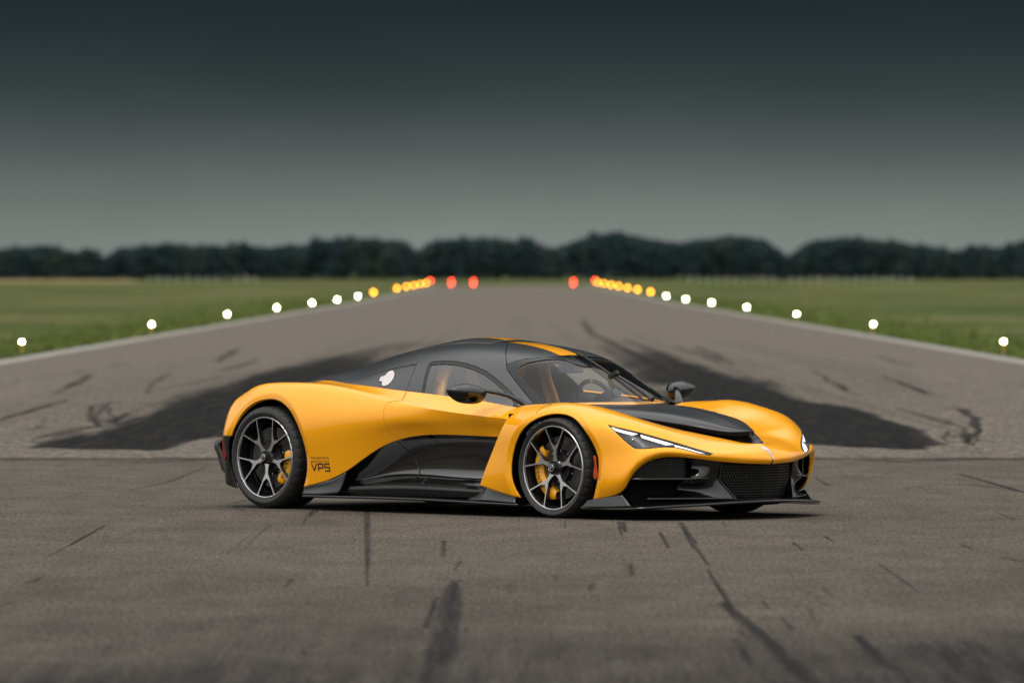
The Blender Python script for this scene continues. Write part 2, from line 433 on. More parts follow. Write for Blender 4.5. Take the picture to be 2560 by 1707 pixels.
def sidexz(V): return np.c_[V[:, 0], V[:, 2]]
def diag(V): return np.c_[V[:, 0] - np.abs(V[:, 1]), V[:, 2]]
def topxy(V): return np.c_[V[:, 0], np.abs(V[:, 1])]
def soup(G): return G.reshape(-1, 3), grid_faces(*G.shape[:2])
def bvh(V, F): return BVHTree.FromPolygons([Vector(v) for v in V], F)
# ================================================================== THE CAR
CAR_LOC = (0.9726, 50.6444, 0.0)
car = thing('sports_car', 'orange and black low sports car parked across the runway', 'sports car', CAR_LOC, -R(45.5))
AF = (0.03, 0.347, 0.415, 0.38)       # front arch: x, z, half length, half height
AR = (-2.92, 0.37, 0.43, 0.417)
def rho(V, a): return np.hypot((V[:, 0] - a[0]) / a[2], (V[:, 2] - a[1]) / a[3])
def arch_lip(V, a):
    V = V.copy(); r = rho(V, a); k = np.clip(1 - (r - 1) / .105, 0, 1.3)
    m = np.abs(V[:, 1]) > .5
    V[m, 1] -= np.sign(V[m, 1]) * (.020 * k[m])
    return V
def lookup(X, Z):
    """interpolated line: x for a given z or the other way round"""
    p = sorted(zip(X, Z)); return lambda q: np.interp(q, [a for a, b in p], [b for a, b in p])

# ---- front clamshell: nose, fenders, blades behind the front wheels
FG = near(surf(FRONT, 84, 300))
def normals(G):
    n = np.cross(np.gradient(G, axis=0), np.gradient(G, axis=1)); n /= np.linalg.norm(n, axis=2)[..., None] + 1e-9
    c = G.reshape(-1, 3).mean(0); ref = G - np.array([-.4, 0, .3])
    return n if (n * ref).sum() > 0 else -n
FN = normals(FG)
fv, ff = soup(FG); fn = FN.reshape(-1, 3)
HEAD = np.array([(.485,.933,.657),(.591,.874,.629),(.675,.809,.605),(.767,.726,.571),(.859,.622,.532),(.953,.521,.490),(1.030,.440,.459),(1.028,.478,.445),(.991,.56,.460),(.927,.627,.487),(.89,.668,.499),(.845,.739,.503),(.755,.844,.492),(.72,.874,.491),(.696,.888,.498),(.647,.904,.533),(.585,.92,.585),(.531,.931,.626)])
HEADP = np.c_[HEAD[:, 0] - HEAD[:, 1], HEAD[:, 2]]
MARK = [(.410,.447),(.421,.445),(.437,.398),(.449,.338),(.451,.286),(.444,.278),(.437,.279),(.428,.365)]
hs = sdf(diag(fv), HEADP)
fl = arch_lip(fv, AF)
lipx = fv[:, 0] < .55
fld = np.minimum(np.where(lipx, rho(fv, AF) - 1, 1), -hs - .001)
# shut line from the front arch up to the windscreen corner
FSL = lookup([.70, .738, .766, .79], [-.164, -.170, -.156, -.120])
Vc, Fc = clip(fl, ff, fld)
Vc, Fc = outward(Vc, Fc, (-.3, 0, .3))
obj('front_clamshell', mirror(Vc, Fc), ORANGE, car, sharp=50, thick=.016)
# the shut line itself: a thin dark joint laid along the skin
fb = bvh(fl, ff); jl = []
for z_ in np.linspace(.722, .790, 22):
    h_ = fb.ray_cast(Vector((FSL(z_), -2, z_)), Vector((0, 1, 0)))
    if h_[0] is not None and rho(np.array([h_[0]]), AF)[0] > 1.0: jl.append(h_[0])
pair('panel_joint', tube(np.array(jl) + [0, .0012, 0], .0028, 6), MATTE, car)

def on_front(field, off, name, m, parent, side, thick=None, sharp=35):
    V, F = clip(fv + fn * off, ff, field)
    V, F = outward(V, F, (-.3, 0, .3))
    return obj(name, (V, F) if side < 0 else flip(V, F), m, parent, thick=thick, sharp=sharp)
D1 = [(.497,.933,.650),(.593,.876,.626),(.68,.813,.600),(.649,.855,.592),(.589,.898,.608),(.547,.921,.622)]
D2 = [(.684,.811,.598),(.772,.731,.565),(.856,.639,.530),(.829,.703,.526),(.768,.759,.550),(.706,.813,.574)]
D3 = [(.854,.65,.529),(.928,.562,.499),(1.022,.474,.460),(1.012,.508,.456),(.956,.59,.477),(.889,.64,.504),(.867,.65,.517)]
for side in (-1, 1):
    hl = on_front(hs, -.030, 'headlight', LAMPBOX, car, side)
    V, F = clip(fv, ff, np.minimum(hs, .006 - hs)); V, F = outward(V, F, (-.3, 0, .3))
    obj('bezel', (V, F) if side < 0 else flip(V, F), RUBBER, hl, thick=.035)
    on_front(hs - .004, -.002, 'lens', CLEAR, hl, side)
    for Dp in (D1, D2, D3):
        q = np.array(Dp); on_front(sdf(diag(fv), np.c_[q[:, 0] - q[:, 1], q[:, 2]]), -.012, 'light_strip', DRL, hl, side)
    V, F = lathe_y([(-.012, .001), (-.010, .008), (-.004, .013), (.004, .015), (.004, .019), (.02, .02)], 24)
    rot = np.array(Matrix.Rotation(R(35), 3, 'Z'))
    V = V * .62 @ rot.T + np.array([.650, -.848, .553])
    obj('projector', (V, F) if side < 0 else flip(V, F), CHROME, hl)
    V, F = clip(fv + fn * .003, ff, sdf(sidexz(fv), smooth_poly(MARK, 60))); V, F = outward(V, F, (-.3, 0, .3))
    sm = obj('side_marker', (V, F) if side < 0 else flip(V, F), AMBERLENS, car, thick=.012)
# dark lining inside the front corners
for side in (-1, 1): on_front(np.minimum.reduce([fv[:, 0] - .34, .47 - fv[:, 2], np.where(np.abs(fv[:, 1]) > .50, 1, -1.0), rho(fv, AF) - 1.02]), -.022, 'corner_lining', MATTE, car, side)
# pale emblem running down the nose
EMB = [(-.022,.503),(-.043,.497),(-.045,.486),(-.022,.468),(-.014,.448),(-.006,.424),(.002,.407),(.012,.407),(.007,.428),(.004,.457),(.006,.479),(-.003,.494)]
fu, ffu = mirror(fv, ff); fnu = np.vstack([fn, fn * np.array([1, -1, 1])])
fe = np.where(fu[:, 0] > .95, sdf(fu[:, 1:], EMB), -1)
V, F = clip(fu + fnu * .002, ffu, fe)
obj('nose_emblem', outward(V, F, (-.3, 0, .3)), BADGE, car, thick=.002)
obj('nose_seam', tube([(1.150,0,.374),(1.162,0,.385),(1.174,0,.402),(1.173,0,.412)], .0035, 6), MATTE, car)

# ---- black bonnet panel, with the raised cover over its duct
L5 = FRONT[5]
base = np.array([L5 * [1, 1, 1], L5 * [1, .55, 1] - [0, 0, .020], L5 * [1, 0, 1] - [0, 0, .024]])
base[:, 0] = [(1.074, .0, .5205), (1.072, 0, .520), (1.070, 0, .519)]
BV, BF = soup(near(surf(base, 24, 160)))
obj('bonnet', mirror(*outward(BV, BF, (-.2, 0, .2))), SATIN, car, thick=.01)
CAPX = [.961,.928,.841,.76,.656,.461,.275,.094,-.10,-.42]
cap_e = [(.004,.604),(.07,.599),(.155,.603),(.215,.618),(.275,.639),(.33,.664),(.395,.692),(.45,.719),(.50,.740),(.56,.752)]
cap_c = [.606,.614,.636,.660,.690,.728,.750,.766,.775,.782]
cap = np.array([[(x, y, z) for x, (y, z) in zip(CAPX, cap_e)],
                [(x, y*.9, z + (c - z)*.42) for x, (y, z), c in zip(CAPX, cap_e, cap_c)],
                [(x, y*.55, z + (c - z)*.85) for x, (y, z), c in zip(CAPX, cap_e, cap_c)],
                [(x, 0, c) for x, c in zip(CAPX, cap_c)]])
CV, CF = soup(near(surf(cap, 26, 120)))
obj('bonnet_cover', mirror(*outward(CV, CF, (-.2, 0, .2))), SATIN, car, thick=.014)
# upstand below the cover's edge
low = np.array([cap[0] + [0, 0, .0], cap[0] * [1, .96, 1] - [0, 0, .028]])
V, F = soup(near(surf(low, 5, 120)))
pair('duct_wall', (outward(V, F, (-.2, 0, .5))), MATTE, car)

# ---- side skin: doors, rear quarters, lower black scoops
SG = near(side_skin(130, 330)); SN = normals(SG)
sv, sf = soup(SG); sn = SN.reshape(-1, 3)
if (sn[:, 1] > 0).mean() > .5: sn = -sn
DOOR = [(-1.650,.95),(-1.653,.86),(-1.578,.797),(-1.640,.792),(-1.672,.778),(-1.688,.737),(-1.684,.704),(-1.674,.648),(-1.665,.575),(-1.638,.508),(-1.60,.45),(.2,.45),(.2,.95)]
sl = arch_lip(sv, AR)
ds = sdf(sidexz(sv), DOOR)
bump_zone = np.minimum(-3.17 - sv[:, 0], .52 - sv[:, 2])          # black corner behind the rear wheel
outer = np.minimum(rho(sv, AR) - 1, -bump_zone)
for side in (-1, 1):
    V, F = clip(sl, sf, np.minimum(ds - .0025, outer)); V, F = outward(V, F, (-1.5, 0, .4))
    door = obj('door', (V, F) if side < 0 else flip(V, F), ORANGE, car, sharp=24, thick=.014)
V, F = clip(sl, sf, np.minimum(-ds - .0025, outer)); V, F = outward(V, F, (-1.5, 0, .4))
# deck between the haunches, closing the rear shell
k = SX <= -2.6
deck = np.array([[(x, y * q, z + (1 - q) * .012) for x, (y, z) in zip(SX[k], np.array(S_BELT)[k])] for q in (1.0, .66, .33, 0)])
DV, DF = outward(*soup(near(surf(deck, 16, 40))), (-3, 0, .2))
obj('rear_clamshell', mirror(*join((V, F), (DV, DF))), ORANGE, car, sharp=24, thick=.014)
Vl, Fl = clip(sv - sn * .018, sf, .03 - np.abs(ds)); pair('door_seal', (Vl, Fl), RUBBER, car)

SCX = [-.42,-.70,-.95,-1.2,-1.5,-1.8,-2.1,-2.26]
SC = np.array([[(x, *p) for x, p in zip(SCX, r)] for r in [
 [(.897,.552),(.899,.556),(.906,.561),(.917,.562),(.934,.537),(.960,.443),(.977,.285),(.985,.222)],
 [(.83,.530),(.835,.533),(.842,.535),(.855,.533),(.87,.505),(.895,.412),(.935,.272),(.965,.214)],
 [(.768,.39),(.772,.39),(.777,.39),(.780,.39),(.782,.365),(.808,.320),(.875,.238),(.937,.202)],
 [(.772,.268),(.772,.268),(.775,.269),(.778,.270),(.785,.266),(.810,.250),(.865,.212),(.928,.190)],
 [(.838,.207),(.838,.207),(.840,.209),(.843,.212),(.850,.216),(.865,.210),(.895,.190),(.935,.180)],
 [(.93,.178),(.93,.178),(.93,.181),(.93,.187),(.93,.194),(.933,.188),(.945,.178),(.955,.172)]]])
cvs, cfs = soup(near(surf(SC, 60, 140)))
SLX = lookup([.17, .19, .215, .25, .30, .35, .40, .45, .508, .60], [-1.60, -1.575, -1.558, -1.547, -1.550, -1.565, -1.588, -1.612, -1.638, -1.67])
for nm_, sg_ in (('side_scoop', 1), ('scoop_intake', -1)):
    V, F = clip(cvs, cfs, sg_ * (cvs[:, 0] - SLX(cvs[:, 2])) - .0022); pair(nm_, outward(*largest(V, F), (-1.4, 0, .35)), SCOOP, car, thick=.01)
Vl, Fl = clip(cvs + [0, .006, 0], cfs, .02 - np.abs(cvs[:, 0] - SLX(cvs[:, 2]))); pair('scoop_seal', largest(Vl, Fl), MATTE, car)
# recessed door pull under the orange edge
V, F = box((-1.345, -.893, .540), (.085, .045, .020)); pair('door_pull', (V, F), MATTE, car)

sill = np.array([[(x, *p) for x, p in zip(SCX, r)] for r in [
 [(.93,.178),(.93,.178),(.93,.181),(.93,.187),(.93,.194),(.933,.188),(.945,.178),(.955,.172)],
 [(.932,.156),(.932,.156),(.932,.158),(.932,.162),(.933,.166),(.936,.160),(.948,.152),(.956,.148)],
 [(.905,.110),(.905,.112),(.905,.114),(.908,.116),(.910,.117),(.918,.116),(.935,.115),(.945,.115)]]])
pair('sill', (outward(*soup(near(surf(sill, 14, 100))), (-1.4, 0, .3))), GLOSS, car, thick=.01)
# skirt: a blade running between the wheels
SKX = [-.33,-.55,-.80,-1.1,-1.5,-1.9,-2.3,-2.50,-2.56]
SKY = [1.005,1.02,1.022,1.02,1.018,1.018,1.018,1.012,.99]
SKZ = [.092,.097,.101,.106,.110,.110,.108,.108,.108]
sk = np.array([[(x, .80, z + .012) for x, z in zip(SKX, SKZ)], [(x, y - .06, z + .007) for x, y, z in zip(SKX, SKY, SKZ)],
               [(x, y, z) for x, y, z in zip(SKX, SKY, SKZ)]])
pair('side_skirt', (outward(*soup(near(surf(sk, 12, 90))), (-1.4, 0, -.4))), GLOSS, car, thick=.016)
# fairing from the skirt up to the rear quarter, and the upright behind the blade
fr = np.array([[(-2.10,.978,.282),(-2.25,.986,.222),(-2.40,.990,.190),(-2.52,.994,.166)],
               [(-2.12,.985,.20),(-2.25,.988,.170),(-2.40,.990,.152),(-2.53,.992,.140)],
               [(-2.16,1.00,.125),(-2.27,1.005,.120),(-2.41,1.01,.118),(-2.54,1.0,.117)]])
pair('rear_fairing', (outward(*soup(near(surf(fr, 8, 24))), (-2.3, 0, .2))), SATIN, car, thick=.01)
up = np.array([[(-.70,.905,.245),(-.66,.955,.225),(-.50,.985,.175),(-.36,.985,.142)],
               [(-.78,.915,.165),(-.70,.965,.160),(-.52,.99,.140),(-.36,.99,.120)],
               [(-.90,.93,.116),(-.74,.985,.112),(-.53,1.005,.107),(-.35,1.0,.101)]])
pair('sill_fin', (outward(*soup(near(surf(up, 10, 24))), (-.6, 0, .2))), SATIN, car, thick=.012)
# inner skin behind the blade's free edge
bl = np.array([[(-.46,.955,.72),(-.47,.96,.65),(-.54,.972,.53),(-.61,.982,.373),(-.69,.985,.222)],
               [(-.40,.90,.72),(-.40,.90,.65),(-.46,.89,.53),(-.52,.87,.373),(-.58,.86,.222)],
               [(-.36,.76,.72),(-.36,.74,.65),(-.40,.72,.53),(-.44,.72,.373),(-.48,.72,.222)]])
pair('blade_liner', (soup(near(surf(bl, 10, 24)))), MATTE, car, thick=.006)

# ---- rear end
V, F = clip(sv, sf, np.minimum(bump_zone - .002, rho(sv, AR) - 1)); V, F = outward(V, F, (-1.5, 0, .4))
pair('rear_corner', (V, F), GLOSS, car, thick=.014)
edge = SG[:, -1] * np.array([1, -1, 1])
fas = np.array([[(p[0] + .012 - .05 * (1 - q), p[1] * q, p[2]) for p in edge] for q in (1, .8, .5, 0)])
obj('rear_fascia', mirror(*outward(*soup(near(surf(fas, 12, 40))), (-2, 0, .4))), MATTE, car)
obj('rear_light_bar', box((-3.515, 0, .655), (.03, 1.6, .018)), REDLENS, car)
prof = [(-3.36,.500),(-3.50,.497),(-3.60,.486),(-3.655,.462),(-3.662,.435),(-3.645,.40),(-3.61,.33),(-3.585,.275),(-3.50,.215),(-3.40,.175),(-3.36,.18)]
sec = []
for y, dx, sc in ((.895,.10,.90),(.875,.04,.97),(.82,.0,1),(.6,-.03,1),(.3,-.06,1),(0,-.07,1)):
    sec.append([(-3.36 + (x + 3.36) * sc + dx * (x < -3.45), y, z) for x, z in prof])
obj('rear_bumper', mirror(*outward(*soup(near(surf(np.array(sec), 30, 50))), (-3.3, 0, .33))), SATIN, car, thick=.008)
for y in (.25, .5):
    P = np.array([(-3.30,.30),(-3.58,.27),(-3.52,.12),(-3.28,.11)])
    V, F = extrude_poly(P, -y - .006, -y + .006); pair('diffuser_fin', (V, F), GLOSS, car)
V, F = extrude_poly(smooth_poly([(-3.415,.515),(-3.392,.505),(-3.388,.43),(-3.392,.36),(-3.412,.345),(-3.428,.36),(-3.430,.43),(-3.428,.50)], 40), -.963, -.90)
pair('rear_side_light', (V, F), REDLENS, car)

# ---- glasshouse
KG = near(surf(CANOPY, 90, 300)); KN = normals(KG)
kv, kf = soup(KG); kn = KN.reshape(-1, 3)
if kn[:, 2].mean() < 0: kn = -kn
WIN = [(-1.501,.851),(-1.53,.912),(-1.585,.996),(-1.625,.047+1.0),(-1.628,1.062),(-1.6,1.072),(-1.465,1.078),(-1.357,1.073),(-1.244,1.06),(-1.128,1.038),(-1.011,1.006),(-.882,.955),(-.75,.896),(-.627,.832),(-.56,.79),(-.56,.70),(-1.49,.70)]
GLS = [(-.0,0),(-.10,.30),(-.24,.50),(-.40,.615),(-.448,.62),(-.591,.598),(-.742,.567),(-.79,.542),(-.812,.495),(-.81,.427),(-.785,.275),(-.762,.150),(-.735,.112),(-.664,.085),(-.628,.04),(-.622,0),(-.622,-.2),(-.0,-.2)]
ROOF = [(-1.40,-.1),(-1.362,0),(-1.350,.085),(-1.149,.3),(-1.033,.422),(-.958,.492),(-.871,.572),(-.765,.612),(-.668,.642),(-.485,.688),(-.45,.72),(.1,.72),(.1,-.1)]
HDR = lookup([0, .1, .26, .4, .54, .7], [-.812, -.812, -.826, -.862, -.91, -.97])
ws = np.where((kv[:, 0] > -1.7) & (np.abs(kv[:, 1]) > .50), sdf(sidexz(kv), WIN), -1)
gs = sdf(topxy(kv), GLS)
rs = sdf(topxy(kv), ROOF)
hd = kv[:, 0] - HDR(np.abs(kv[:, 1]))                       # > 0 ahead of the roof's front edge
RL = lookup([.861, .957, 1.032, 1.069, 1.114, 1.153, 1.2, 1.23], [-1.667, -1.699, -1.746, -1.781, -1.819, -1.892, -1.98, -2.02])
rl = kv[:, 0] - RL(kv[:, 2])
QL = lookup([-2.75, -2.39, -2.304, -2.121, -1.923, -1.765], [.87, .911, .943, .993, 1.028, 1.05])
ql = kv[:, 2] - QL(kv[:, 0])
def canopy_part(name, field, m, both=True, side=-1, off=0, thick=.012, parent=car, label=None):
    V, F = clip(kv + kn * off, kf, field); V, F = outward(*largest(V, F), (-1.4, 0, .7))
    return obj(name, mirror(V, F) if both else ((V, F) if side < 0 else flip(V, F)), m, parent, thick=thick, label=label)
for side in (-1, 1):
    df = canopy_part('door_frame', np.minimum.reduce([-rs - .002, -ws, rl - .002]), SATIN, False, side)
    canopy_part('window_seal', np.minimum(ws, .020 - ws), RUBBER, False, side, -.004, .012, df)
    canopy_part('side_window', ws - .016, GLASS, False, side, -.008, None, df)
    canopy_part('quarter_panel', np.minimum(-rl - .002, -ql - .0025), SATIN, False, side)
canopy_part('engine_cover', np.minimum(-rl - .002, np.where(kv[:, 0] > -2.60, ql - .0025, ql + .5)), SATIN)
canopy_part('roof_panel', np.minimum.reduce([rs - .002, -hd - .001]), SATIN)
canopy_part('windscreen_surround', np.minimum.reduce([rs - .002, hd - .001, -gs]), FRIT)
canopy_part('windscreen', gs - .001, SCREEN, True, -1, -.004, None)
# lining just inside: dark where the panels meet, orange leather around the glass
canopy_part('headliner', np.minimum(-ws - .0, -gs - .012), LEATHER, True, -1, -.022, None)
canopy_part('pillar_trim', np.minimum.reduce([-gs, gs + .020, np.where(kv[:, 0] < -.52, 1, -1.0)]), TRIM, True, -1, -.018, None)
# stripe along the middle of the roof
stx = np.minimum.reduce([.095 - np.abs(kv[:, 1]), -hd - .003, kv[:, 0] + 1.34])
canopy_part('roof_stripe', stx, ORANGE, True, -1, .0018, None)
# low roof scoop behind the stripe, carrying it on
def scoop_off(V):
    t = np.clip((-1.36 - V[:, 0]) / .9, 0, 1); a = np.clip(1 - (np.abs(V[:, 1]) / .26) ** 2, 0, 1)
    return a ** .6 * (.011 * (1 - t) + .019 * np.sin(math.pi * np.clip(t * 1.1, 0, 1)))
sc_f = np.minimum.reduce([.26 - np.abs(kv[:, 1]), -1.36 - kv[:, 0], kv[:, 0] + 2.2])
so = scoop_off(kv)
V, F = clip(kv + kn * (so + .001)[:, None], kf, sc_f); obj('roof_scoop', mirror(*outward(V, F, (-1.4, 0, .7))), SATIN, car, thick=.008)
V, F = clip(kv + kn * (so + .004)[:, None], kf, np.minimum(sc_f - .01, .095 - np.abs(kv[:, 1]))); obj('roof_scoop_stripe', mirror(*outward(V, F, (-1.4, 0, .7))), ORANGE, car)
# pale round badge on the black quarter panel
BDG = [(-2.022,.925),(-2.043,.958),(-2.009,.968),(-2.009,.989),(-1.979,1.001),(-1.935,.990),(-1.899,.962),(-1.888,.927),(-1.9,.903),(-1.93,.893),(-1.963,.900),(-1.990,.923)]
bd = sdf(sidexz(kv), smooth_poly(BDG, 90))
for side in (-1, 1):
    b_ = canopy_part('round_badge', bd, BADGE, False, side, .003, .004)
    canopy_part('badge_rim', bd + .006, RUBBER, False, side, .001, None, b_)

# ---- front bumper: black core, side intakes, grille, splitter
PLAN = lookup([0, .15, .3, .395, .565, .67, .765, .84, .89, .915, .96], [1.155, 1.142, 1.095, 1.05, .97, .89, .80, .735, .68, .625, .50])
ys = np.linspace(0, .93, 60)
core = np.array([[(PLAN(y) - .17 - .05 * (y > .4), y * .955, z) for y in ys] for z in (.09, .2, .32, .45)])
obj('bumper_core', mirror(*outward(*soup(near(core)), (0, 0, .3))), MATTE, car)
lip = np.vstack([FRONT[0][:9] + [0, 0, .002], ]); lip_i = lip * [1, .93, 1] + [-.16, 0, .012]
obj('lip_underside', mirror(*outward(*soup(near(surf(np.array([lip - [.006, 0, 0], lip_i]), 8, 120))), (.8, 0, .7))), GLOSS, car)
def hexmesh(frame, w, h, p, r, keep):
    """open hexagonal mesh; frame maps (a,b) in metres to the bumper surface"""
    V, F = [], []; n = 0; s = p / math.sqrt(3)
    for i in range(int(w / p) + 2):
        for j in range(int(h / (1.5 * s)) + 2):
            cx = i * p + (j % 2) * p / 2; cy = j * 1.5 * s
            if not keep(cx, cy): continue
            ring = [(cx + s * math.sin(R(60 * k)), cy + s * math.cos(R(60 * k))) for k in range(6)]
            inn = [(cx + (s - r) * math.sin(R(60 * k)), cy + (s - r) * math.cos(R(60 * k))) for k in range(6)]
            V += [frame(*q, 0) for q in ring] + [frame(*q, 0) for q in inn] + [frame(*q, .012) for q in inn]
            for k in range(6):
                l = (k + 1) % 6
                F += [(n+k, n+l, n+6+l, n+6+k), (n+6+k, n+6+l, n+12+l, n+12+k)]
            n += 18
    return np.array(V), F
GRILLEMAT = mat('grille_mesh', (0.010, 0.0105, 0.011), 0.4, 0.0, 0.2, 0.4)
def gframe(a, b, d):
    y = a - .36; return (PLAN(abs(y)) - .055 - .10 * max(0, .30 - (b + .13)) * 0 - d - (.39 - (b + .145)) * .10, y, .145 + b)
gk = lambda a, b: abs(a - .36) < (.345 - max(0, .13 - b) * .62) and 0 < b < .235
GV, GF = hexmesh(gframe, .72, .235, .022, .0034, gk)
gr = obj('central_grille', (GV, GF), GRILLEMAT, car, smooth=False)
gb = np.array([[(PLAN(y) - .085 - (.39 - z) * .1, y, z) for y in np.linspace(0, .40, 20)] for z in (.13, .26, .40)])
obj('grille_backing', mirror(*soup(near(gb))), MATTE, gr)
def sframe(a, b, d):
    y = .88 - a; return (PLAN(y) - .045 - d, y * .985, .292 + b)
for side in (-1, 1):
    V, F = hexmesh(sframe, .30, .13, .017, .0026, lambda a, b: b < .135 - max(0, .10 - a) * .95 and a < .275)
    V = np.array(V) * [1, side, 1]
    obj('side_grille', (V, F), GRILLEMAT, car, smooth=False)
    q = np.array([[(PLAN(y) - .065, y * .975, z) for y in np.linspace(.58, .90, 16)] for z in (.285, .36, .445)]) * [1, side, 1]
    obj('side_grille_backing', soup(q), MATTE, car)
    # vane across the intake
    out = [(.672,.893),(.74,.838),(.81,.757),(.89,.662),(.945,.585),(.985,.50),(.99,.44)]
    vn = np.array([[(x, y, .289 + .004 * (i > 4)) for i, (x, y) in enumerate(out)], [(x - .12, y * .93, .300) for x, y in out]]) * [1, side, 1]
    V, F = soup(surf(vn, 6, 50)); obj('intake_vane', outward(V, F, (.7, 0, -.5)), GLOSS, car, thick=.012)
    py = np.array([
     [(1.028,.362,.408),(1.0,.43,.410),(.955,.50,.412),(.87,.54,.412)],
     [(1.020,.368,.350),(.992,.44,.352),(.935,.50,.356),(.84,.54,.356)],
     [(1.006,.362,.290),(.985,.45,.285),(.955,.53,.284),(.87,.56,.284)],
     [(1.026,.338,.236),(.985,.42,.232),(.90,.51,.230),(.80,.57,.23)],
     [(1.070,.304,.178),(1.02,.40,.176),(.93,.50,.176),(.83,.58,.176)],
     [(1.095,.284,.140),(1.05,.40,.142),(.97,.52,.145),(.87,.62,.148)]]) * [1, side, 1]
    pyl = obj('intake_pylon', outward(*soup(surf(py, 30, 24)), (.6, side * .45, .27)), GLOSS, car, thick=.008)
    obj('grille_edge', tube([(1.031,side*.356,.400),(1.025,side*.358,.372),(1.010,side*.360,.276),(1.03,side*.340,.236),(1.074,side*.304,.178),(1.099,side*.284,.140)], .0042, 8), CHROME if False else SATIN, pyl)
    sh = np.array([[(1.10,.29,.148),(1.03,.45,.150),(.90,.63,.150),(.74,.80,.150)], [(1.02,.29,.168),(.95,.43,.175),(.83,.58,.175),(.66,.74,.17)]]) * [1, side, 1]
    obj('lower_vane', outward(*soup(surf(sh, 5, 30)), (.8, side * .5, -.3)), GLOSS, car, thick=.008)
    ep = np.array([[(.36,1.0,.132),(.46,.975,.150),(.56,.945,.166),(.618,.925,.176)],
                   [(.345,1.005,.112),(.46,.985,.122),(.58,.95,.136),(.655,.918,.142)],
                   [(.315,1.015,.088),(.46,.995,.089),(.61,.955,.092),(.700,.915,.098)]]) * [1, side, 1]
    obj('splitter_endplate', outward(*soup(surf(ep, 10, 24)), (.4, side * .6, .12)), SATIN, car, thick=.012)
SPL = np.array([(.28,.985,.083),(.45,.985,.083),(.62,.965,.083),(.755,.925,.088),(.86,.825,.097),(.98,.68,.107),(1.09,.47,.118),(1.16,.26,.127),(1.185,0,.131)])
spi = SPL * [1, .80, 1] + [-.20, 0, .022]; spm = SPL * [1, .97, 1] + [-.04, 0, .009]
sp = np.array([spi, spm, SPL])
obj('front_splitter', mirror(*outward(*soup(near(surf(sp, 14, 120))), (.6, 0, -.6))), GLOSS, car, thick=.016)

# ---- underside and wheel housings
P = [(.95,.0),(.90,.45),(.6,.78),(.45,.80),(.45,.62),(-.42,.62),(-.42,.90),(-2.5,.90),(-2.5,.60),(-3.36,.60),(-3.40,0)]
pl = np.array([(x, -y) for x, y in P] + [(x, y) for x, y in P[::-1]])
n_ = len(pl); V = np.vstack([np.c_[pl, np.full(n_, .10)], np.c_[pl, np.full(n_, .125)]])
F = [tuple(range(n_)), tuple(range(2*n_-1, n_-1, -1))] + [(i, (i+1) % n_, (i+1) % n_ + n_, i + n_) for i in range(n_)]
obj('floor_pan', (V, F), MATTE, car, smooth=False)
for a, y1 in ((AF, .985), (AR, .985)):
    t = np.linspace(R(-105), R(105), 50)
    ring = lambda s, y: [(a[0] + a[2] * s * math.sin(q), y, a[1] + a[3] * s * math.cos(q)) for q in t]
    yo = .905 if a is AF else .968
    G = np.array([ring(1.012, yo), ring(1.02, yo - .03), ring(1.02, .84), ring(1.0, .60), ring(.5, .585), ring(.02, .58)])
    if a is AF: G[2:, :, 2] = np.minimum(G[2:, :, 2], .690)
    pair('wheel_housing', (soup(near(G))), MATTE, car)
# bulkheads that close the cabin
obj('bulkhead', mirror(*soup(near(np.array([[(-.45,0,.12),(-.45,.45,.12),(-.45,.70,.12)],[(-.40,0,.70),(-.40,.45,.70),(-.42,.72,.72)]])))), MATTE, car)
obj('engine_bulkhead', mirror(*soup(near(np.array([[(-1.72,0,.12),(-1.72,.45,.12),(-1.72,.69,.12)],[(-1.78,0,.80),(-1.78,.45,.80),(-1.74,.76,.82)],[(-1.85,0,1.16),(-1.85,.36,1.12),(-1.80,.52,1.04)]])))), LEATHER, car)
for s in (-1, 1):
    q = np.array([[(-.45,.68,.15),(-1.1,.68,.15),(-1.72,.68,.15)],[(-.45,.72,.55),(-1.1,.72,.55),(-1.72,.72,.55)],[(-.50,.78,.755),(-1.1,.79,.805),(-1.70,.77,.850)]]) * [1, s, 1]
    obj('door_card', soup(surf(q, 10, 20)), DASH, car, thick=.01)

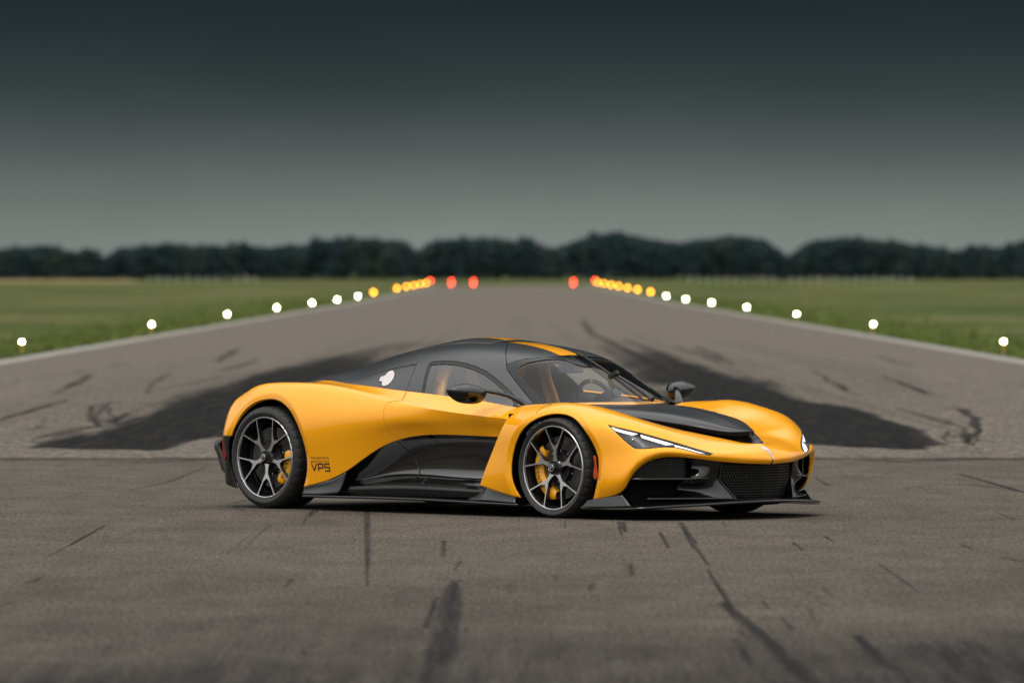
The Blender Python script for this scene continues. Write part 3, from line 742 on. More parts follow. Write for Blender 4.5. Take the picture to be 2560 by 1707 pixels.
# ---- wheels
def wheel(cx, side, Rt, Wt, pair0, cal, calspan, mich, pilot):
    rr = .296; y0 = -Wt / 2 + .012
    parts, idx = [], []
    def add(VF, k): parts.append(VF); idx.extend([k] * len(VF[1]))
    add(lathe_y([(y0 + .010, .280), (y0 - .002, .2845), (y0 - .004, .287), (y0 - .004, .2925), (y0, .297)], 120), 0)
    add(lathe_y([(y0 + .008, .2815), (y0 + .035, .272), (y0 + .10, .266), (y0 + .11, .258), (Wt / 2 - .02, .258), (Wt / 2, .285)], 96), 2)
    for q in range(5):
        a = R(pair0 + 72 * q)
        e = np.array([math.sin(R(18.2)), math.cos(R(18.2))]) * .286; j = np.array([.011, .128])
        d = (e - j) / np.linalg.norm(e - j); pn = np.array([d[1], -d[0]])
        half = [(.026, .038), (.0155, .070), (.0125, .100), (.0145, .121), *[tuple(j + d * t_ + pn * w_) for t_, w_ in ((.022, .0078), (.05, .0056), (.10, .0048), (.152, .0052), (.172, .0105))],
                tuple(e + d * .0 - pn * .010), *[tuple(j + d * t_ - pn * w_) for t_, w_ in ((.152, .0046), (.10, .0042), (.05, .0044))], (.0030, .153), (0, .147)]
        pts = np.array([(-x, z) for x, z in half] + [(x, z) for x, z in half[::-1][1:]])
        c_, s_ = math.cos(a), math.sin(a)
        rot = np.c_[pts[:, 0] * c_ + pts[:, 1] * s_, -pts[:, 0] * s_ + pts[:, 1] * c_]
        rad = np.hypot(pts[:, 0], pts[:, 1])
        f0 = y0 + .004 + .020 * np.clip(1 - rad / .29, 0, 1) ** 1.2
        V, F = extrude_poly(rot, f0, f0 + .040); parts.append((V, F)); idx.extend([0] + [1] * (len(F) - 1))
    add(lathe_y([(y0 + .012, .001), (y0 + .012, .034), (y0 + .018, .046), (y0 + .03, .056), (y0 + .08, .060)], 60), 1)
    VF = join(*parts)
    w = obj('wheel', VF, [SILVER, DARKALLOY, BARREL], car, fidx=idx, sharp=30)
    w.location = (cx, side * (.99 - Wt / 2 - .002), Rt); w.rotation_euler = (0, 0, 0 if side < 0 else math.pi)
    # tyre
    b = Wt / 2
    prof = [(-b + .022, rr - .004), (-b + .010, rr + .002), (-b + .001, rr + .014), (-b - .004, rr + .030), (-b + .002, Rt - .030), (-b + .012, Rt - .014), (-b + .024, Rt - .006), (-b + .045, Rt - .001)]
    y = -b + .055
    while y < b - .06:
        prof += [(y, Rt), (y + .034, Rt), (y + .036, Rt - .007), (y + .043, Rt - .007)]; y += .045
    prof += [(b - .045, Rt - .001), (b - .024, Rt - .006), (b - .012, Rt - .014), (b - .002, Rt - .030), (b + .004, rr + .030), (b - .002, rr + .014), (b - .022, rr - .004)]
    nseg = 192; V, F = lathe_y(prof, nseg); V = V.reshape(len(prof), nseg, 3)
    for i, (py_, pr) in enumerate(prof):
        if .010 < b - abs(py_) < .05:
            s = 1 - .0075 / pr; V[i, ::6, 0] *= s; V[i, ::6, 2] *= s
    obj('tyre', (V.reshape(-1, 3), F), TYRE, w, sharp=40)
    def arc_text(s, a0, r0, size, yy, m, name, parent, spacing=1.05):
        T_, TF = text_poly(s, size, spacing); an = R(a0) + T_[:, 0] / r0; ra = r0 + T_[:, 1]
        V = np.c_[ra * np.sin(an), np.full(len(an), yy), ra * np.cos(an)]
        obj(name, (V, [tuple(reversed(f)) for f in TF]), m, parent, smooth=False, thick=.001)
    arc_text('MICHELIN', mich, rr + .0235, .031, -b - .0075, TYRETXT, 'tyre_lettering', w, 1.25)
    arc_text('PILOT SPORT CUP 2', pilot, rr + .027, .0165, -b - .0065, TYRETXT, 'tyre_lettering', w, 1.1)
    # centre lock with its small shield emblem
    V, F = lathe_y([(y0 - .022, .001), (y0 - .022, .024), (y0 - .019, .030), (y0 - .012, .033), (y0 + .02, .034)], 48)
    hub = obj('centre_lock', (V, F), DARKALLOY, w)
    ring_ = lathe_y([(y0 - .0225, .0225), (y0 - .024, .0235), (y0 - .024, .0255), (y0 - .0225, .0265)], 48)
    shield = extrude_poly([(-.009,-.001),(-.004,-.006),(0,-.013),(.004,-.006),(.009,-.001),(.004,.000),(0,-.004),(-.004,.000)], y0 - .0245, y0 - .022)
    crown = extrude_poly([(-.007,.005),(-.009,.013),(-.004,.010),(0,.015),(.004,.010),(.009,.013),(.007,.005)], y0 - .0245, y0 - .022)
    bar = extrude_poly([(-.016,.0015),(-.016,.0040),(.016,.0040),(.016,.0015)], y0 - .0245, y0 - .022)
    dia = extrude_poly([(0,-.014),(-.004,-.0175),(0,-.021),(.004,-.0175)], y0 - .0245, y0 - .022)
    V, F = join(ring_, shield, crown, bar, dia)
    teeth = []
    for q in range(18):
        an = 2 * math.pi * q / 18; teeth.append(box((.043 * math.sin(an), y0 + .004, .043 * math.cos(an)), (.008, .022, .008)))
    obj('hub_emblem', (V, F), SILVER, w, smooth=False)
    obj('lock_teeth', join(*teeth), DARKALLOY, w, smooth=False)
    # drilled disc with bell and bolts
    yd = y0 + .085
    pr = [(yd, .125), (yd, .218), (yd + .004, .221), (yd + .028, .221), (yd + .032, .218), (yd + .032, .125)]
    V1 = lathe_y(pr, 72)
    holes = []
    for q in range(40):
        for r_, o_ in ((.150, 0), (.175, .4), (.200, .8)):
            an = 2 * math.pi * (q + o_) / 40
            holes.append(extrude_poly([(r_ * math.sin(an) + .0042 * math.cos(k * 1.0472), r_ * math.cos(an) + .0042 * math.sin(k * 1.0472)) for k in range(6)], yd - .0008, yd + .001))
    bell = lathe_y([(yd - .03, .055), (yd - .03, .105), (yd - .002, .118), (yd - .002, .128)], 60)
    bolts = [extrude_poly([(.121 * math.sin(2*math.pi*q/10) + .007 * math.cos(k * 1.0472), .121 * math.cos(2*math.pi*q/10) + .007 * math.sin(k * 1.0472)) for k in range(6)], yd - .012, yd) for q in range(10)]
    H = join(*holes); Bo = join(*bolts)
    V, F = join(V1, H, bell, Bo)
    obj('brake_disc', (V, F), [DISC, MATTE, DARKALLOY, STEEL], w, fidx=[0]*len(V1[1]) + [1]*len(H[1]) + [2]*len(bell[1]) + [3]*len(Bo[1]), sharp=30)
    # caliper
    c0, c1 = R(cal - calspan / 2), R(cal + calspan / 2); k = 28
    an = np.linspace(c0, c1, k)
    def band(r0, r1, ya):
        e_ = np.clip(np.minimum(np.arange(k), np.arange(k)[::-1]) / 3.0, 0, 1) ** .5
        mid_ = (r0 + r1) / 2; h_ = (r1 - r0) / 2 * (.55 + .45 * e_)
        return [[((mid_ + s * h) * math.sin(t), y_, (mid_ + s * h) * math.cos(t)) for t, h in zip(an, h_)] for s, y_ in ((-1, yd + .02), (-1, ya), (-.6, ya - .012), (.5, ya - .014), (1, ya - .002), (1, yd + .03))]
    V, F = soup(np.array(band(.148, .232, yd - .028)))
    cp = obj('brake_caliper', (V, F), CALIPER, w, sharp=40)
    arc_text('ZENVO', cal - 23, .180, .040, yd - .0445, BLACKPRINT, 'caliper_lettering', w, 1.25)
    return w
wheel(0.0, -1, .350, .265, 1.5, 250, 130, -47, -11)
wheel(-2.958, -1, .370, .325, 34.5, 113, 75, -15, 22)
wheel(0.0, 1, .350, .265, 20, 110, 130, -47, -11)
wheel(-2.958, 1, .370, .325, 10, 250, 75, -15, 22)

# ---- lettering on the rear quarter, laid on the skin
sb = bvh(sv, sf)
def on_side(T_, TF, x0, z0, name, m):
    V = []
    for u, v in T_:
        h = sb.ray_cast(Vector((x0 + u, -2, z0 + v)), Vector((0, 1, 0)))[0]
        V.append((x0 + u, (h.y if h else -1.0) - .0022, z0 + v))
    obj(name, (V, TF), m, car, smooth=False)
def fit(s, w, h, spacing=1.0):
    T_, TF = text_poly(s, 1, spacing); T_ = T_ - T_.min(0); mx = T_.max(0); return T_ * [w / mx[0], h / mx[1]], TF
on_side(*fit('VALIDATION', .180, .017, 1.2), -2.428, .369, 'validation_lettering', BLACKPRINT)
on_side(*fit('PROTOTYPE', .180, .017, 1.2), -2.428, .341, 'prototype_lettering', BLACKPRINT)
def bars(strokes, t):
    Vs, Fs, n = [], [], 0
    for a, b in strokes:
        a, b = np.array(a, float), np.array(b, float); d = b - a; L = np.linalg.norm(d); d /= L; p = np.array([-d[1], d[0]]) * t / 2
        a = a - d * t * .3; b = b + d * t * .3
        k = max(2, int(L / .02))
        for i in range(k):
            q0, q1 = a + (b - a) * i / k, a + (b - a) * (i + 1) / k
            Vs += [q0 - p, q1 - p, q1 + p, q0 + p]; Fs.append((n, n+1, n+2, n+3)); n += 4
    return np.array(Vs), Fs
S_ = .048
on_side(*bars([((0, S_), (.024, 0)), ((.024, 0), (.048, S_)),
               ((.066, 0), (.066, S_)), ((.066, S_), (.110, S_)), ((.110, S_), (.110, .020)), ((.110, .020), (.066, .020)),
               ((.176, S_), (.130, S_)), ((.130, S_), (.130, .025)), ((.130, .025), (.176, .025)), ((.176, .025), (.176, 0)), ((.176, 0), (.130, 0))], .0095), -2.424, .286, 'model_lettering', BLACKPRINT)

# ---- mirrors
for side in (-1, 1):
    nu_, nv_ = 28, 48; V = []
    for i in range(nu_):
        for j in range(nv_):
            u = -1 + 2 * i / (nu_ - 1); th = 2 * math.pi * j / nv_
            wdt = (1 - abs(u) ** 3.2) ** .55 if abs(u) < 1 else 0
            y = 1.082 + .156 * u
            cx_ = -.74 - .06 * (u + 1) * .5
            cs, sn_ = math.cos(th), math.sin(th)
            x = cx_ + .088 * wdt * (cs if cs > 0 else cs * .35)
            top_ = .060 * (1 - .55 * max(u, 0)); bot = .082 * (1 - .45 * max(u, 0) ** 2)
            z = .868 + .016 * u + wdt * (sn_ * top_ if sn_ > 0 else sn_ * bot)
            V.append((x, y * side, z))
    F = grid_faces(nu_, nv_, True)
    VF = outward(np.array(V), F, (-.76, side * 1.065, .87))
    cen = [sum(VF[0][i][2] for i in f) / len(f) for f in VF[1]]
    mr = obj('wing_mirror', VF, [SATIN, GLOSS], car, fidx=[0 if c > .868 else 1 for c in cen], sharp=60)
    gl_ = [(( -.792 - .028 * math.sin(0)), side * (1.065 + .105 * math.cos(t)), .868 + .050 * math.sin(t)) for t in np.linspace(0, 2*math.pi, 40, endpoint=False)]
    obj('mirror_glass', (np.array(gl_), [tuple(range(40))]), CHROME, mr, smooth=False)
    obj('mirror_arm', tube([(-.735, side*1.0, .876), (-.69, side*.955, .873), (-.63, side*.90, .862), (-.57, side*.85, .842), (-.51, side*.80, .806), (-.465, side*.765, .765)], [.030,.024,.024,.026,.030,.034], 14, True, .62), GLOSS, mr)
    obj('mirror_blade', tube([(-.80, side*1.188, .876), (-.72, side*1.12, .878), (-.685, side*1.02, .880)], .0025, 6), SATIN, mr)

# ---- windscreen wiper standing up the middle of the glass
kb = bvh(*mirror(kv, kf))
def on_glass(x, y, off):
    h, nn, *_ = kb.find_nearest(Vector((x, y, np.interp(-x, [.12, .45, .8], [.772, .952, 1.112]))))
    if nn.z < 0: nn = -nn
    return h + nn * off
wl = [on_glass(x, y, .022) for x, y in ((-.735,.055),(-.70,.056),(-.55,.06),(-.40,.065),(-.25,.068),(-.155,.07))]
wp = obj('wiper', tube(wl, [.006,.009,.010,.010,.010,.006], 8), RUBBER, car)
wr = [on_glass(x, y, .040) for x, y in ((-.13,.14),(-.22,.135),(-.33,.115),(-.44,.075),(-.46,.065))]
obj('wiper_arm', tube(wr, [.020,.016,.011,.009,.008], 8), SATIN, wp)
V, F = box(tuple(on_glass(-.455, .066, .034)), (.085, .034, .026), Matrix.Rotation(R(-27), 3, 'Y') @ Matrix.Rotation(R(0), 3, 'Z')); obj('wiper_joint', (V, F), RUBBER, wp, smooth=False)
obj('wiper_tip', tube([on_glass(-.735,.055,.022), on_glass(-.80,.052,.022)], [.012, .012], 8), RUBBER, wp)

# ---- cabin
for side in (-1, 1):
    yc = side * .37
    pr = [(-1.02,.30),(-1.22,.27),(-1.42,.27),(-1.50,.40),(-1.56,.60),(-1.60,.80),(-1.615,.95),(-1.60,1.04)]
    cw = [.20,.22,.22,.23,.235,.21,.15,.12]
    G = np.array([[(x + (.05 if abs(k) > .75 else 0) * (1 if z > .35 else 0), yc + k * w_, z + (.04 if abs(k) > .75 and z < .35 else 0)) for k in (-1,-.86,-.55,0,.55,.86,1)] for (x, z), w_ in zip(pr, cw)])
    SV_, SF_ = soup(surf(G, 40, 25))
    st = obj('seat', (SV_, SF_), [LEATHER, TRIM], car, thick=.07, fidx=[1 if (i % 24) in (0, 1, 2, 3, 20, 21, 22, 23) else 0 for i in range(len(SF_))])
    for k in (-1, 1):
        e_ = [(x + .065 * (z > .35), yc + k * (w_ * .97), z + (.05 if z < .35 else .0)) for (x, z), w_ in zip(pr, cw)]
        obj('seat_piping', tube(spl(chord(np.array(e_)), np.array(e_), resamp(chord(np.array(e_)), 24)), .022, 8), TRIM, st)
dsh = np.array([[(-.30,.0,.735),(-.33,.35,.735),(-.46,.66,.735)],[(-.52,.0,.735),(-.55,.35,.735),(-.60,.70,.73)],[(-.66,.0,.70),(-.68,.35,.70),(-.70,.75,.69)],[(-.72,.0,.60),(-.73,.35,.60),(-.74,.76,.58)],[(-.66,.0,.40),(-.66,.35,.40),(-.66,.76,.40)]])
obj('dashboard', mirror(*soup(near(surf(dsh, 24, 30)))), DASH, car)
binn = []
for i in range(16):
    t = math.pi * i / 15; binn.append((.16 * math.cos(t), .082 * math.sin(t)))
V = [(x, .37 + a, .725 + b) for x, s in ((-.42, .72), (-.66, 1.0)) for a, b in [(p * s, q * s) for p, q in binn]]
obj('instrument_binnacle', (np.array(V), grid_faces(2, 16)), LEATHER, car, thick=.012)
V, F = box((-.70, 0, .665), (.02, .30, .07)); obj('centre_screen', (V, F), BLUEDASH, car, smooth=False)
V, F = box((-1.1, 0, .33), (.9, .20, .22)); obj('centre_console', (V, F), BLUEDASH, car, smooth=False)
q = np.array([[(-.14,0,.775),(-.20,.26,.778),(-.32,.46,.779)],[(-.25,0,.79),(-.30,.26,.79),(-.42,.5,.785)],[(-.33,0,.752),(-.36,.28,.752),(-.48,.56,.748)]])
obj('scuttle_trim', mirror(*soup(near(surf(q, 8, 24)))), TRIM, car)
# steering wheel on the car's left
sw = []; tilt = Matrix.Rotation(R(-24), 3, 'Y')
C0 = Vector((-.905, .37, .765))
def swp(a, r, d=0): return C0 + tilt @ Vector((d, r * math.sin(a), r * math.cos(a)))
rim_ = [swp(2*math.pi*i/48, .178) for i in range(49)]
swo = obj('steering_wheel', tube(rim_, .016, 10, False), RUBBER, car)
obj('wheel_marker', tube([swp(a, .178) for a in np.linspace(-.06, .06, 5)], .0175, 10), TRIM, swo)
sp_ = []
for a in (R(95), R(-95), R(180)): sp_.append(tube([swp(a, .02, .03), swp(a, .10, .02), swp(a, .172, 0)], [.022, .018, .014], 8))
sp_.append(tube([swp(0, 0, .02), swp(0, 0.001, .22)], [.055, .04], 16))
obj('wheel_spokes', join(*sp_), DASH, swo)
# interior mirror and its foot
V, F = box((-.80, 0, 1.025), (.035, .235, .070)); rm = obj('rear_view_mirror', (V, F), mat('mirror_shell', (.085, .115, .15), .3), car)
bv = rm.modifiers.new('soft', 'BEVEL'); bv.width = .014; bv.segments = 3
obj('mirror_foot', tube([(-.79, 0, 1.03), (-.745, 0, 1.075)], [.012, .02], 8), RUBBER, rm)
q = np.array([[(-.80,.0,1.095),(-.74,.085,1.070),(-.66,.07,1.035),(-.635,.0,1.03)],[(-.80,.10,1.09),(-.745,.10,1.07),(-.665,.085,1.035),(-.63,.02,1.03)]])
# ================================================================== THE PLACE
def gz(d):
    """the airfield climbs very gently towards the far woods"""
    d = np.asarray(d, float); return np.where(d > 450, (d - 450) * .00088, 0.0)

def asphalt(name, c0, c1, grain_s, rough, gritty=1.0, rub=(0.016, 0.0155, 0.0155), spec=.06):
    m = bpy.data.materials.new(name); m.use_nodes = True; t = m.node_tree; b = t.nodes['Principled BSDF']
    tc = N(t, 'ShaderNodeTexCoord')
    def noise(scale, stretch, detail=5, rgh=.6):
        mp = N(t, 'ShaderNodeMapping'); mp.inputs['Scale'].default_value = stretch; t.links.new(tc.outputs['Object'], mp.inputs[0])
        n = N(t, 'ShaderNodeTexNoise'); n.inputs['Scale'].default_value = scale; n.inputs['Detail'].default_value = detail; n.inputs['Roughness'].default_value = rgh
        t.links.new(mp.outputs[0], n.inputs['Vector']); return n.outputs[0]
    big = noise(.35, (1, .45, 1), 5); midn = noise(2.6, (1, .35, 1), 5); fine = noise(grain_s, (1, .16, 1), 3, .75); specks = noise(grain_s * 1.9, (1, .12, 1), 2, .5)
    col = mixc(t, big, c0, c1)
    def mul(c, fac_out, lo, hi, a=.3, z=.7):
        r = ramp(t, fac_out, [(a, lo), (z, hi)], 'LINEAR')
        mx = N(t, 'ShaderNodeMix', data_type='RGBA', blend_type='MULTIPLY'); mx.inputs[0].default_value = 1
        t.links.new(c, mx.inputs[6]); t.links.new(r.outputs[0], mx.inputs[7]); return mx.outputs[2]
    col = mul(col, midn, .80, 1.18); col = mul(col, fine, .42, 1.58, .30, .70)
    at = N(t, 'ShaderNodeAttribute', attribute_name='rubber_shade')
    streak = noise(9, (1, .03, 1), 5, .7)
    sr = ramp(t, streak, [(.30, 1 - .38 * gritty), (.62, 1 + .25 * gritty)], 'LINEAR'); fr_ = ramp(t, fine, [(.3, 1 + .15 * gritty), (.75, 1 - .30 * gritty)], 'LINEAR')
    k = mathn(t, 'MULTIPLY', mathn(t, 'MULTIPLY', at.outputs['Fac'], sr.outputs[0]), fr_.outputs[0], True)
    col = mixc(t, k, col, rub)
    t.links.new(col, b.inputs['Base Color']); b.inputs['Roughness'].default_value = rough; b.inputs['Specular IOR Level'].default_value = spec
    bp = N(t, 'ShaderNodeBump'); bp.inputs['Strength'].default_value = .25; bp.inputs['Distance'].default_value = .004
    t.links.new(specks, bp.inputs['Height']); t.links.new(bp.outputs[0], b.inputs['Normal'])
    return m
NEAR_ASPH = asphalt('worn_asphalt_near', (.067, .057, .046), (.106, .091, .075), 42, .85)
FAR_ASPH = asphalt('smooth_asphalt_far', (.105, .091, .075), (.135, .117, .098), 14, .75, .30, (.008, .008, .0085), .05)

def vnoise(x, y, sx, sy, seed):
    """smooth value noise on the ground, cells sx by sy metres"""
    g = np.random.default_rng(seed).random((256, 256)); u, v = x / sx, y / sy
    i, j = np.floor(u).astype(int), np.floor(v).astype(int); a, b = u - i, v - j; a = a * a * (3 - 2 * a); b = b * b * (3 - 2 * b)
    h = lambda p, q: g[(p) % 256, (q) % 256]
    return (h(i, j) * (1 - a) + h(i + 1, j) * a) * (1 - b) + (h(i, j + 1) * (1 - a) + h(i + 1, j + 1) * a) * b

def rubber_shade_map(X, Y, strokes, warp=False):
    """rubber laid down by (polyline with half-widths, strength) strokes, painted darkening included, on ground points"""
    D = np.zeros(X.shape)
    if warp:
        X0, Y0 = X, Y
        X = X0 + .10 * (vnoise(X0, Y0, .4, 4.0, 1) - .5) + .06 * (vnoise(X0, Y0, .15, 1.5, 2) - .5); Y = Y0 + 1.5 * (vnoise(X0, Y0, .4, 4, 3) - .5)
    for q, s in strokes:
        q = np.array(q, float); w = q[:, 2].max()
        x0, x1, y0, y1 = q[:, 0].min() - w, q[:, 0].max() + w, q[:, 1].min() - 2 * w - .1, q[:, 1].max() + 2 * w + .1
        sel = np.nonzero((X > x0) & (X < x1) & (Y > y0) & (Y < y1))[0]
        if not len(sel): continue
        px, py = X[sel], Y[sel]; best = np.zeros(len(sel))
        for a, b in zip(q[:-1], q[1:]):
            ex, ey = b[0] - a[0], b[1] - a[1]
            tt = np.clip(((px - a[0]) * ex + (py - a[1]) * ey) / (ex * ex + ey * ey + 1e-9), 0, 1)
            d = np.hypot(px - a[0] - tt * ex, (py - a[1] - tt * ey) * .45); ww = np.maximum(a[2] + (b[2] - a[2]) * tt, 1e-4)
            v = np.clip(1.25 - d / ww, 0, 1); best = np.maximum(best, v * v * (3 - 2 * v))
        D[sel] += best * s
    if warp: D = D * .9 + smear(X0, Y0)
    return D

def sheet(name, xs, ys, m, dz=0.0, strokes=None, parent=None, kind='structure', gain=1.0, warp=False):
    X, Y = np.meshgrid(xs, ys); Z = gz(Y) + dz
    V = np.c_[X.ravel(), Y.ravel(), Z.ravel()]; nx, ny = len(xs), len(ys)
    me = bpy.data.meshes.new(name)
    i = np.arange((ny - 1) * (nx - 1)); r, c = i // (nx - 1), i % (nx - 1); a = r * nx + c
    Fq = np.c_[a, a + 1, a + nx + 1, a + nx].astype(np.int32)
    me.vertices.add(len(V)); me.vertices.foreach_set('co', V.ravel().astype(np.float32))
    me.loops.add(Fq.size); me.loops.foreach_set('vertex_index', Fq.ravel())
    me.polygons.add(len(Fq)); me.polygons.foreach_set('loop_start', np.arange(len(Fq), dtype=np.int32) * 4)
    me.update(calc_edges=True); me.validate(); me.materials.append(m)
    if strokes is not None:
        at = me.attributes.new('rubber_shade', 'FLOAT', 'POINT')  # tyre marks together with the darkening painted on the slab and middle stretch
        at.data.foreach_set('value', (1 - np.exp(-gain * rubber_shade_map(X.ravel(), Y.ravel(), strokes, warp))).astype(np.float32))
    o = bpy.data.objects.new(name, me); COL.objects.link(o)
    if parent is not None: o.parent = parent
    elif kind: o['kind'] = kind
    return o

def geo(a, b, n): return a * (b / a) ** (np.arange(n) / (n - 1))
SEAM = 66.8; RW = 10.25
MARKS = [
 ([(-2.753,48.63,0.019),(-2.768,45.6,0.02),(-2.789,43.05,0.007)], 0.95),
 ([(-2.579,50.26,0.011),(-2.753,48.63,0.008)], 0.35),
 ([(-2.628,40.1,0.027),(-2.667,39.25,0.011)], 0.80),
 ([(-2.69,52.89,0.018),(-2.731,52.59,0.015)], 0.70),
 ([(-2.707,50.95,0.014),(-2.741,50.72,0.011)], 0.40),
 ([(-1.405,51.66,0.011),(-1.435,49.06,0.008)], 0.95),
 ([(-1.433,51.66,0.017),(-1.443,50.12,0.011)], 0.90),
 ([(-1.646,48.72,0.014),(-1.663,43.39,0.01)], 0.35),
 ([(-1.704,46.67,0.013),(-1.747,42.56,0.009)], 0.25),
 ([(-1.058,51.42,0.014),(-0.9,44.08,0.017),(-0.792,39.11,0.013)], 0.75),
 ([(-1.035,51.42,0.017),(-0.884,44.08,0.022),(-0.818,40.54,0.011)], 0.60),
 ([(-0.439,45.71,0.028),(-0.419,43.22,0.014)], 0.70),
 ([(-0.311,42.4,0.014),(-0.339,41.14,0.011)], 0.50),
 ([(-1.229,39.96,0.018),(-1.23,38.84,0.013)], 0.60),
 ([(-0.324,39.81,0.018),(-0.324,38.57,0.073),(-0.322,36.78,0.098),(-0.321,34.5,0.1),(-0.328,29.55,0.102)], 0.75),
 ([(-0.401,37.66,0.019),(-0.419,34.39,0.031)], 0.70),
 ([(-0.603,33.36,0.03),(-0.64,33.22,0.022)], 0.75),
 ([(-1.051,37.08,0.016),(-1.049,36.93,0.016)], 0.70),
 ([(-0.612,36.3,0.016),(-0.643,36.18,0.012)], 0.50),
 ([(-0.882,32.87,0.018),(-0.958,32.58,0.022),(-0.924,31.92,0.018),(-0.842,31.74,0.021)], 0.45),
 ([(-0.227,34.5,0.017),(-0.228,33.87,0.017)], 0.40),
 ([(-2.057,52.64,0.041),(-1.908,51.42,0.011)], 0.45),
 ([(-2.415,41.45,0.021),(-2.479,40.84,0.011)], 0.35),
 ([(-2.581,37.15,0.025),(-2.6,36.78,0.016)], 0.40),
 ([(-2.884,40.99,0.018),(-2.911,40.84,0.014)], 0.40),
 ([(-0.286,39.87,0.02),(-0.297,39.67,0.018)], 0.60),
 ([(-2.486,47.88,0.013),(-2.536,45.9,0.008)], 0.25),
 ([(1.136,49.15,0.019),(1.126,45.15,0.028),(1.137,41.82,0.012)], 0.85),
 ([(1.158,49.15,0.011),(1.153,45.15,0.01)], 0.70),
 ([(1.117,41.29,0.014),(1.109,38.84,0.026),(1.11,36.54,0.028)], 0.75),
 ([(1.08,37.03,0.041),(1.121,35.15,0.059),(1.174,33.06,0.062),(1.243,29.7,0.073)], 0.85),
 ([(0.721,49.23,0.016),(0.702,46.67,0.01)], 0.90),
 ([(0.751,49.23,0.027),(0.735,47.27,0.021)], 0.85),
 ([(0.964,47.27,0.013),(0.964,45.9,0.023),(0.961,44.5,0.012)], 0.85),
 ([(2.016,46.47,0.023),(2.026,45.45,0.013)], 0.90),
 ([(1.766,45.41,0.018),(1.775,44.15,0.01)], 0.70),
 ([(1.764,43.56,0.012),(1.77,43.05,0.01)], 0.40),
 ([(3.442,51.18,0.011),(3.461,49.67,0.011)], 0.85),
 ([(2.137,42.08,0.012),(2.151,40.1,0.016),(2.154,38.3,0.011)], 0.70),
 ([(1.603,33.66,0.034),(1.611,32.2,0.039),(1.639,29.7,0.043)], 0.85),
 ([(1.883,32.87,0.022),(1.896,30.52,0.024)], 0.45),
 ([(0.687,42.14,0.023),(0.669,40.48,0.027)], 0.55),
 ([(0.231,40.39,0.022),(0.24,39.81,0.027)], 0.35),
 ([(0.44,39.39,0.022),(0.408,38.57,0.03)], 0.30),
 ([(1.069,34.18,0.027),(1.094,33.36,0.019)], 0.60),
 ([(1.03,33.26,0.033),(1.027,31.03,0.034)], 0.30),
 ([(1.32,35.38,0.016),(1.332,34.29,0.019)], 0.55),
 ([(1.286,37.15,0.021),(1.293,36.42,0.016)], 0.35),
 ([(1.673,38.84,0.013),(1.679,37.91,0.017)], 0.50),
 ([(1.588,37.66,0.017),(1.616,37.66,0.017)], 0.50),
 ([(1.497,36.42,0.024),(1.468,34.93,0.016)], 0.25),
 ([(0.35,49.36,0.016),(0.348,48.08,0.011)], 0.40),
 ([(1.426,49.15,0.016),(1.433,48.38,0.011)], 0.60),
 ([(0.463,30.35,0.034),(0.467,29.7,0.023)], 0.60),
 ([(1.55,40.54,0.014),(1.577,40.31,0.018)], 0.30),
 ([(1.866,38.71,0.011),(1.899,38.44,0.011)], 0.35),
 ([(1.376,33.36,0.015),(1.454,33.3,0.015)], 0.30),
 ([(2.805,45.15,0.025),(2.829,44.25,0.025)], 0.35),
 ([(2.909,43.05,0.038),(2.992,42.4,0.038)], 0.30),
 ([(3.313,65.74,0.044),(3.671,64.34,0.036)], 0.70),
 ([(3.791,61.09,0.048),(3.973,56.0,0.056)], 0.55),
 ([(3.254,57.6,0.038),(3.673,58.15,0.045),(3.947,56.52,0.044)], 0.45),
 ([(2.518,59.88,0.027),(2.534,57.6,0.026)], 0.35),
 ([(-4.613,65.74,0.029),(-4.174,65.74,0.029),(-3.496,66.03,0.018),(-2.516,66.32,0.015)], 0.60),
 ([(2.789,67.2,0.015),(3.408,66.9,0.022),(4.518,65.74,0.029)], 0.60),
 ([(-4.034,63.53,0.028),(-3.979,64.07,0.028)], 0.60),
 ([(-3.024,56.52,0.031),(-2.815,58.72,0.046),(-2.699,63.66,0.021)], 0.35),
 ([(-1.989,54.0,0.021),(-2.123,52.87,0.009)], 0.50),
]

near_strokes = [([(x, y, w * .70) for x, y, w in q], s * 2.8) for q, s in MARKS if q[0][1] < SEAM]
for i in range(70):       # old faint scuffs all over the slab
    x = rng.uniform(-4.5, 4.5); y = geo(30, 66, 100)[rng.randrange(100)]; L = rng.uniform(.3, 3.0); a = x / 60 + rng.gauss(0, .03)
    near_strokes.append(([(x, y, rng.uniform(.008, .03)), (x + a * L, y + L, rng.uniform(.008, .04))], rng.uniform(.05, .35)))
for i in range(26):       # broad stained patches
    x = rng.uniform(-5, 5); y = rng.uniform(28, 66); w = rng.uniform(.15, .8)
    near_strokes.append(([(x - w, y - 1, w), (x, y, w * 1.3), (x + w, y + rng.uniform(0, 4), w)], rng.uniform(.03, .13)))
for i in range(90):       # vignette painted into the slab colour: soft blotches, stronger towards the camera
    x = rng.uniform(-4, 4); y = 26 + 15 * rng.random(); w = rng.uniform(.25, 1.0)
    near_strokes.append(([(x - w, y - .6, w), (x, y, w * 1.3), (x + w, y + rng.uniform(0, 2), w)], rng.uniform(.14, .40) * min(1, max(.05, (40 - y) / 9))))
jt = [(x, 66.25 + rng.uniform(-.28, .28), rng.uniform(.05, .20)) for x in np.linspace(-5.3, 5.3, 60)]
near_strokes.append((jt, .9))
for i in range(40):       # crumbled, stained stretches along the joint
    x = rng.uniform(-5.2, 5.2); w = rng.uniform(.06, .3); near_strokes.append(([(x - w * 2, 65.6 + rng.uniform(-.6, .8), w), (x + w * 2, 65.9 + rng.uniform(-.6, .8), w * .6)], rng.uniform(.15, .6)))
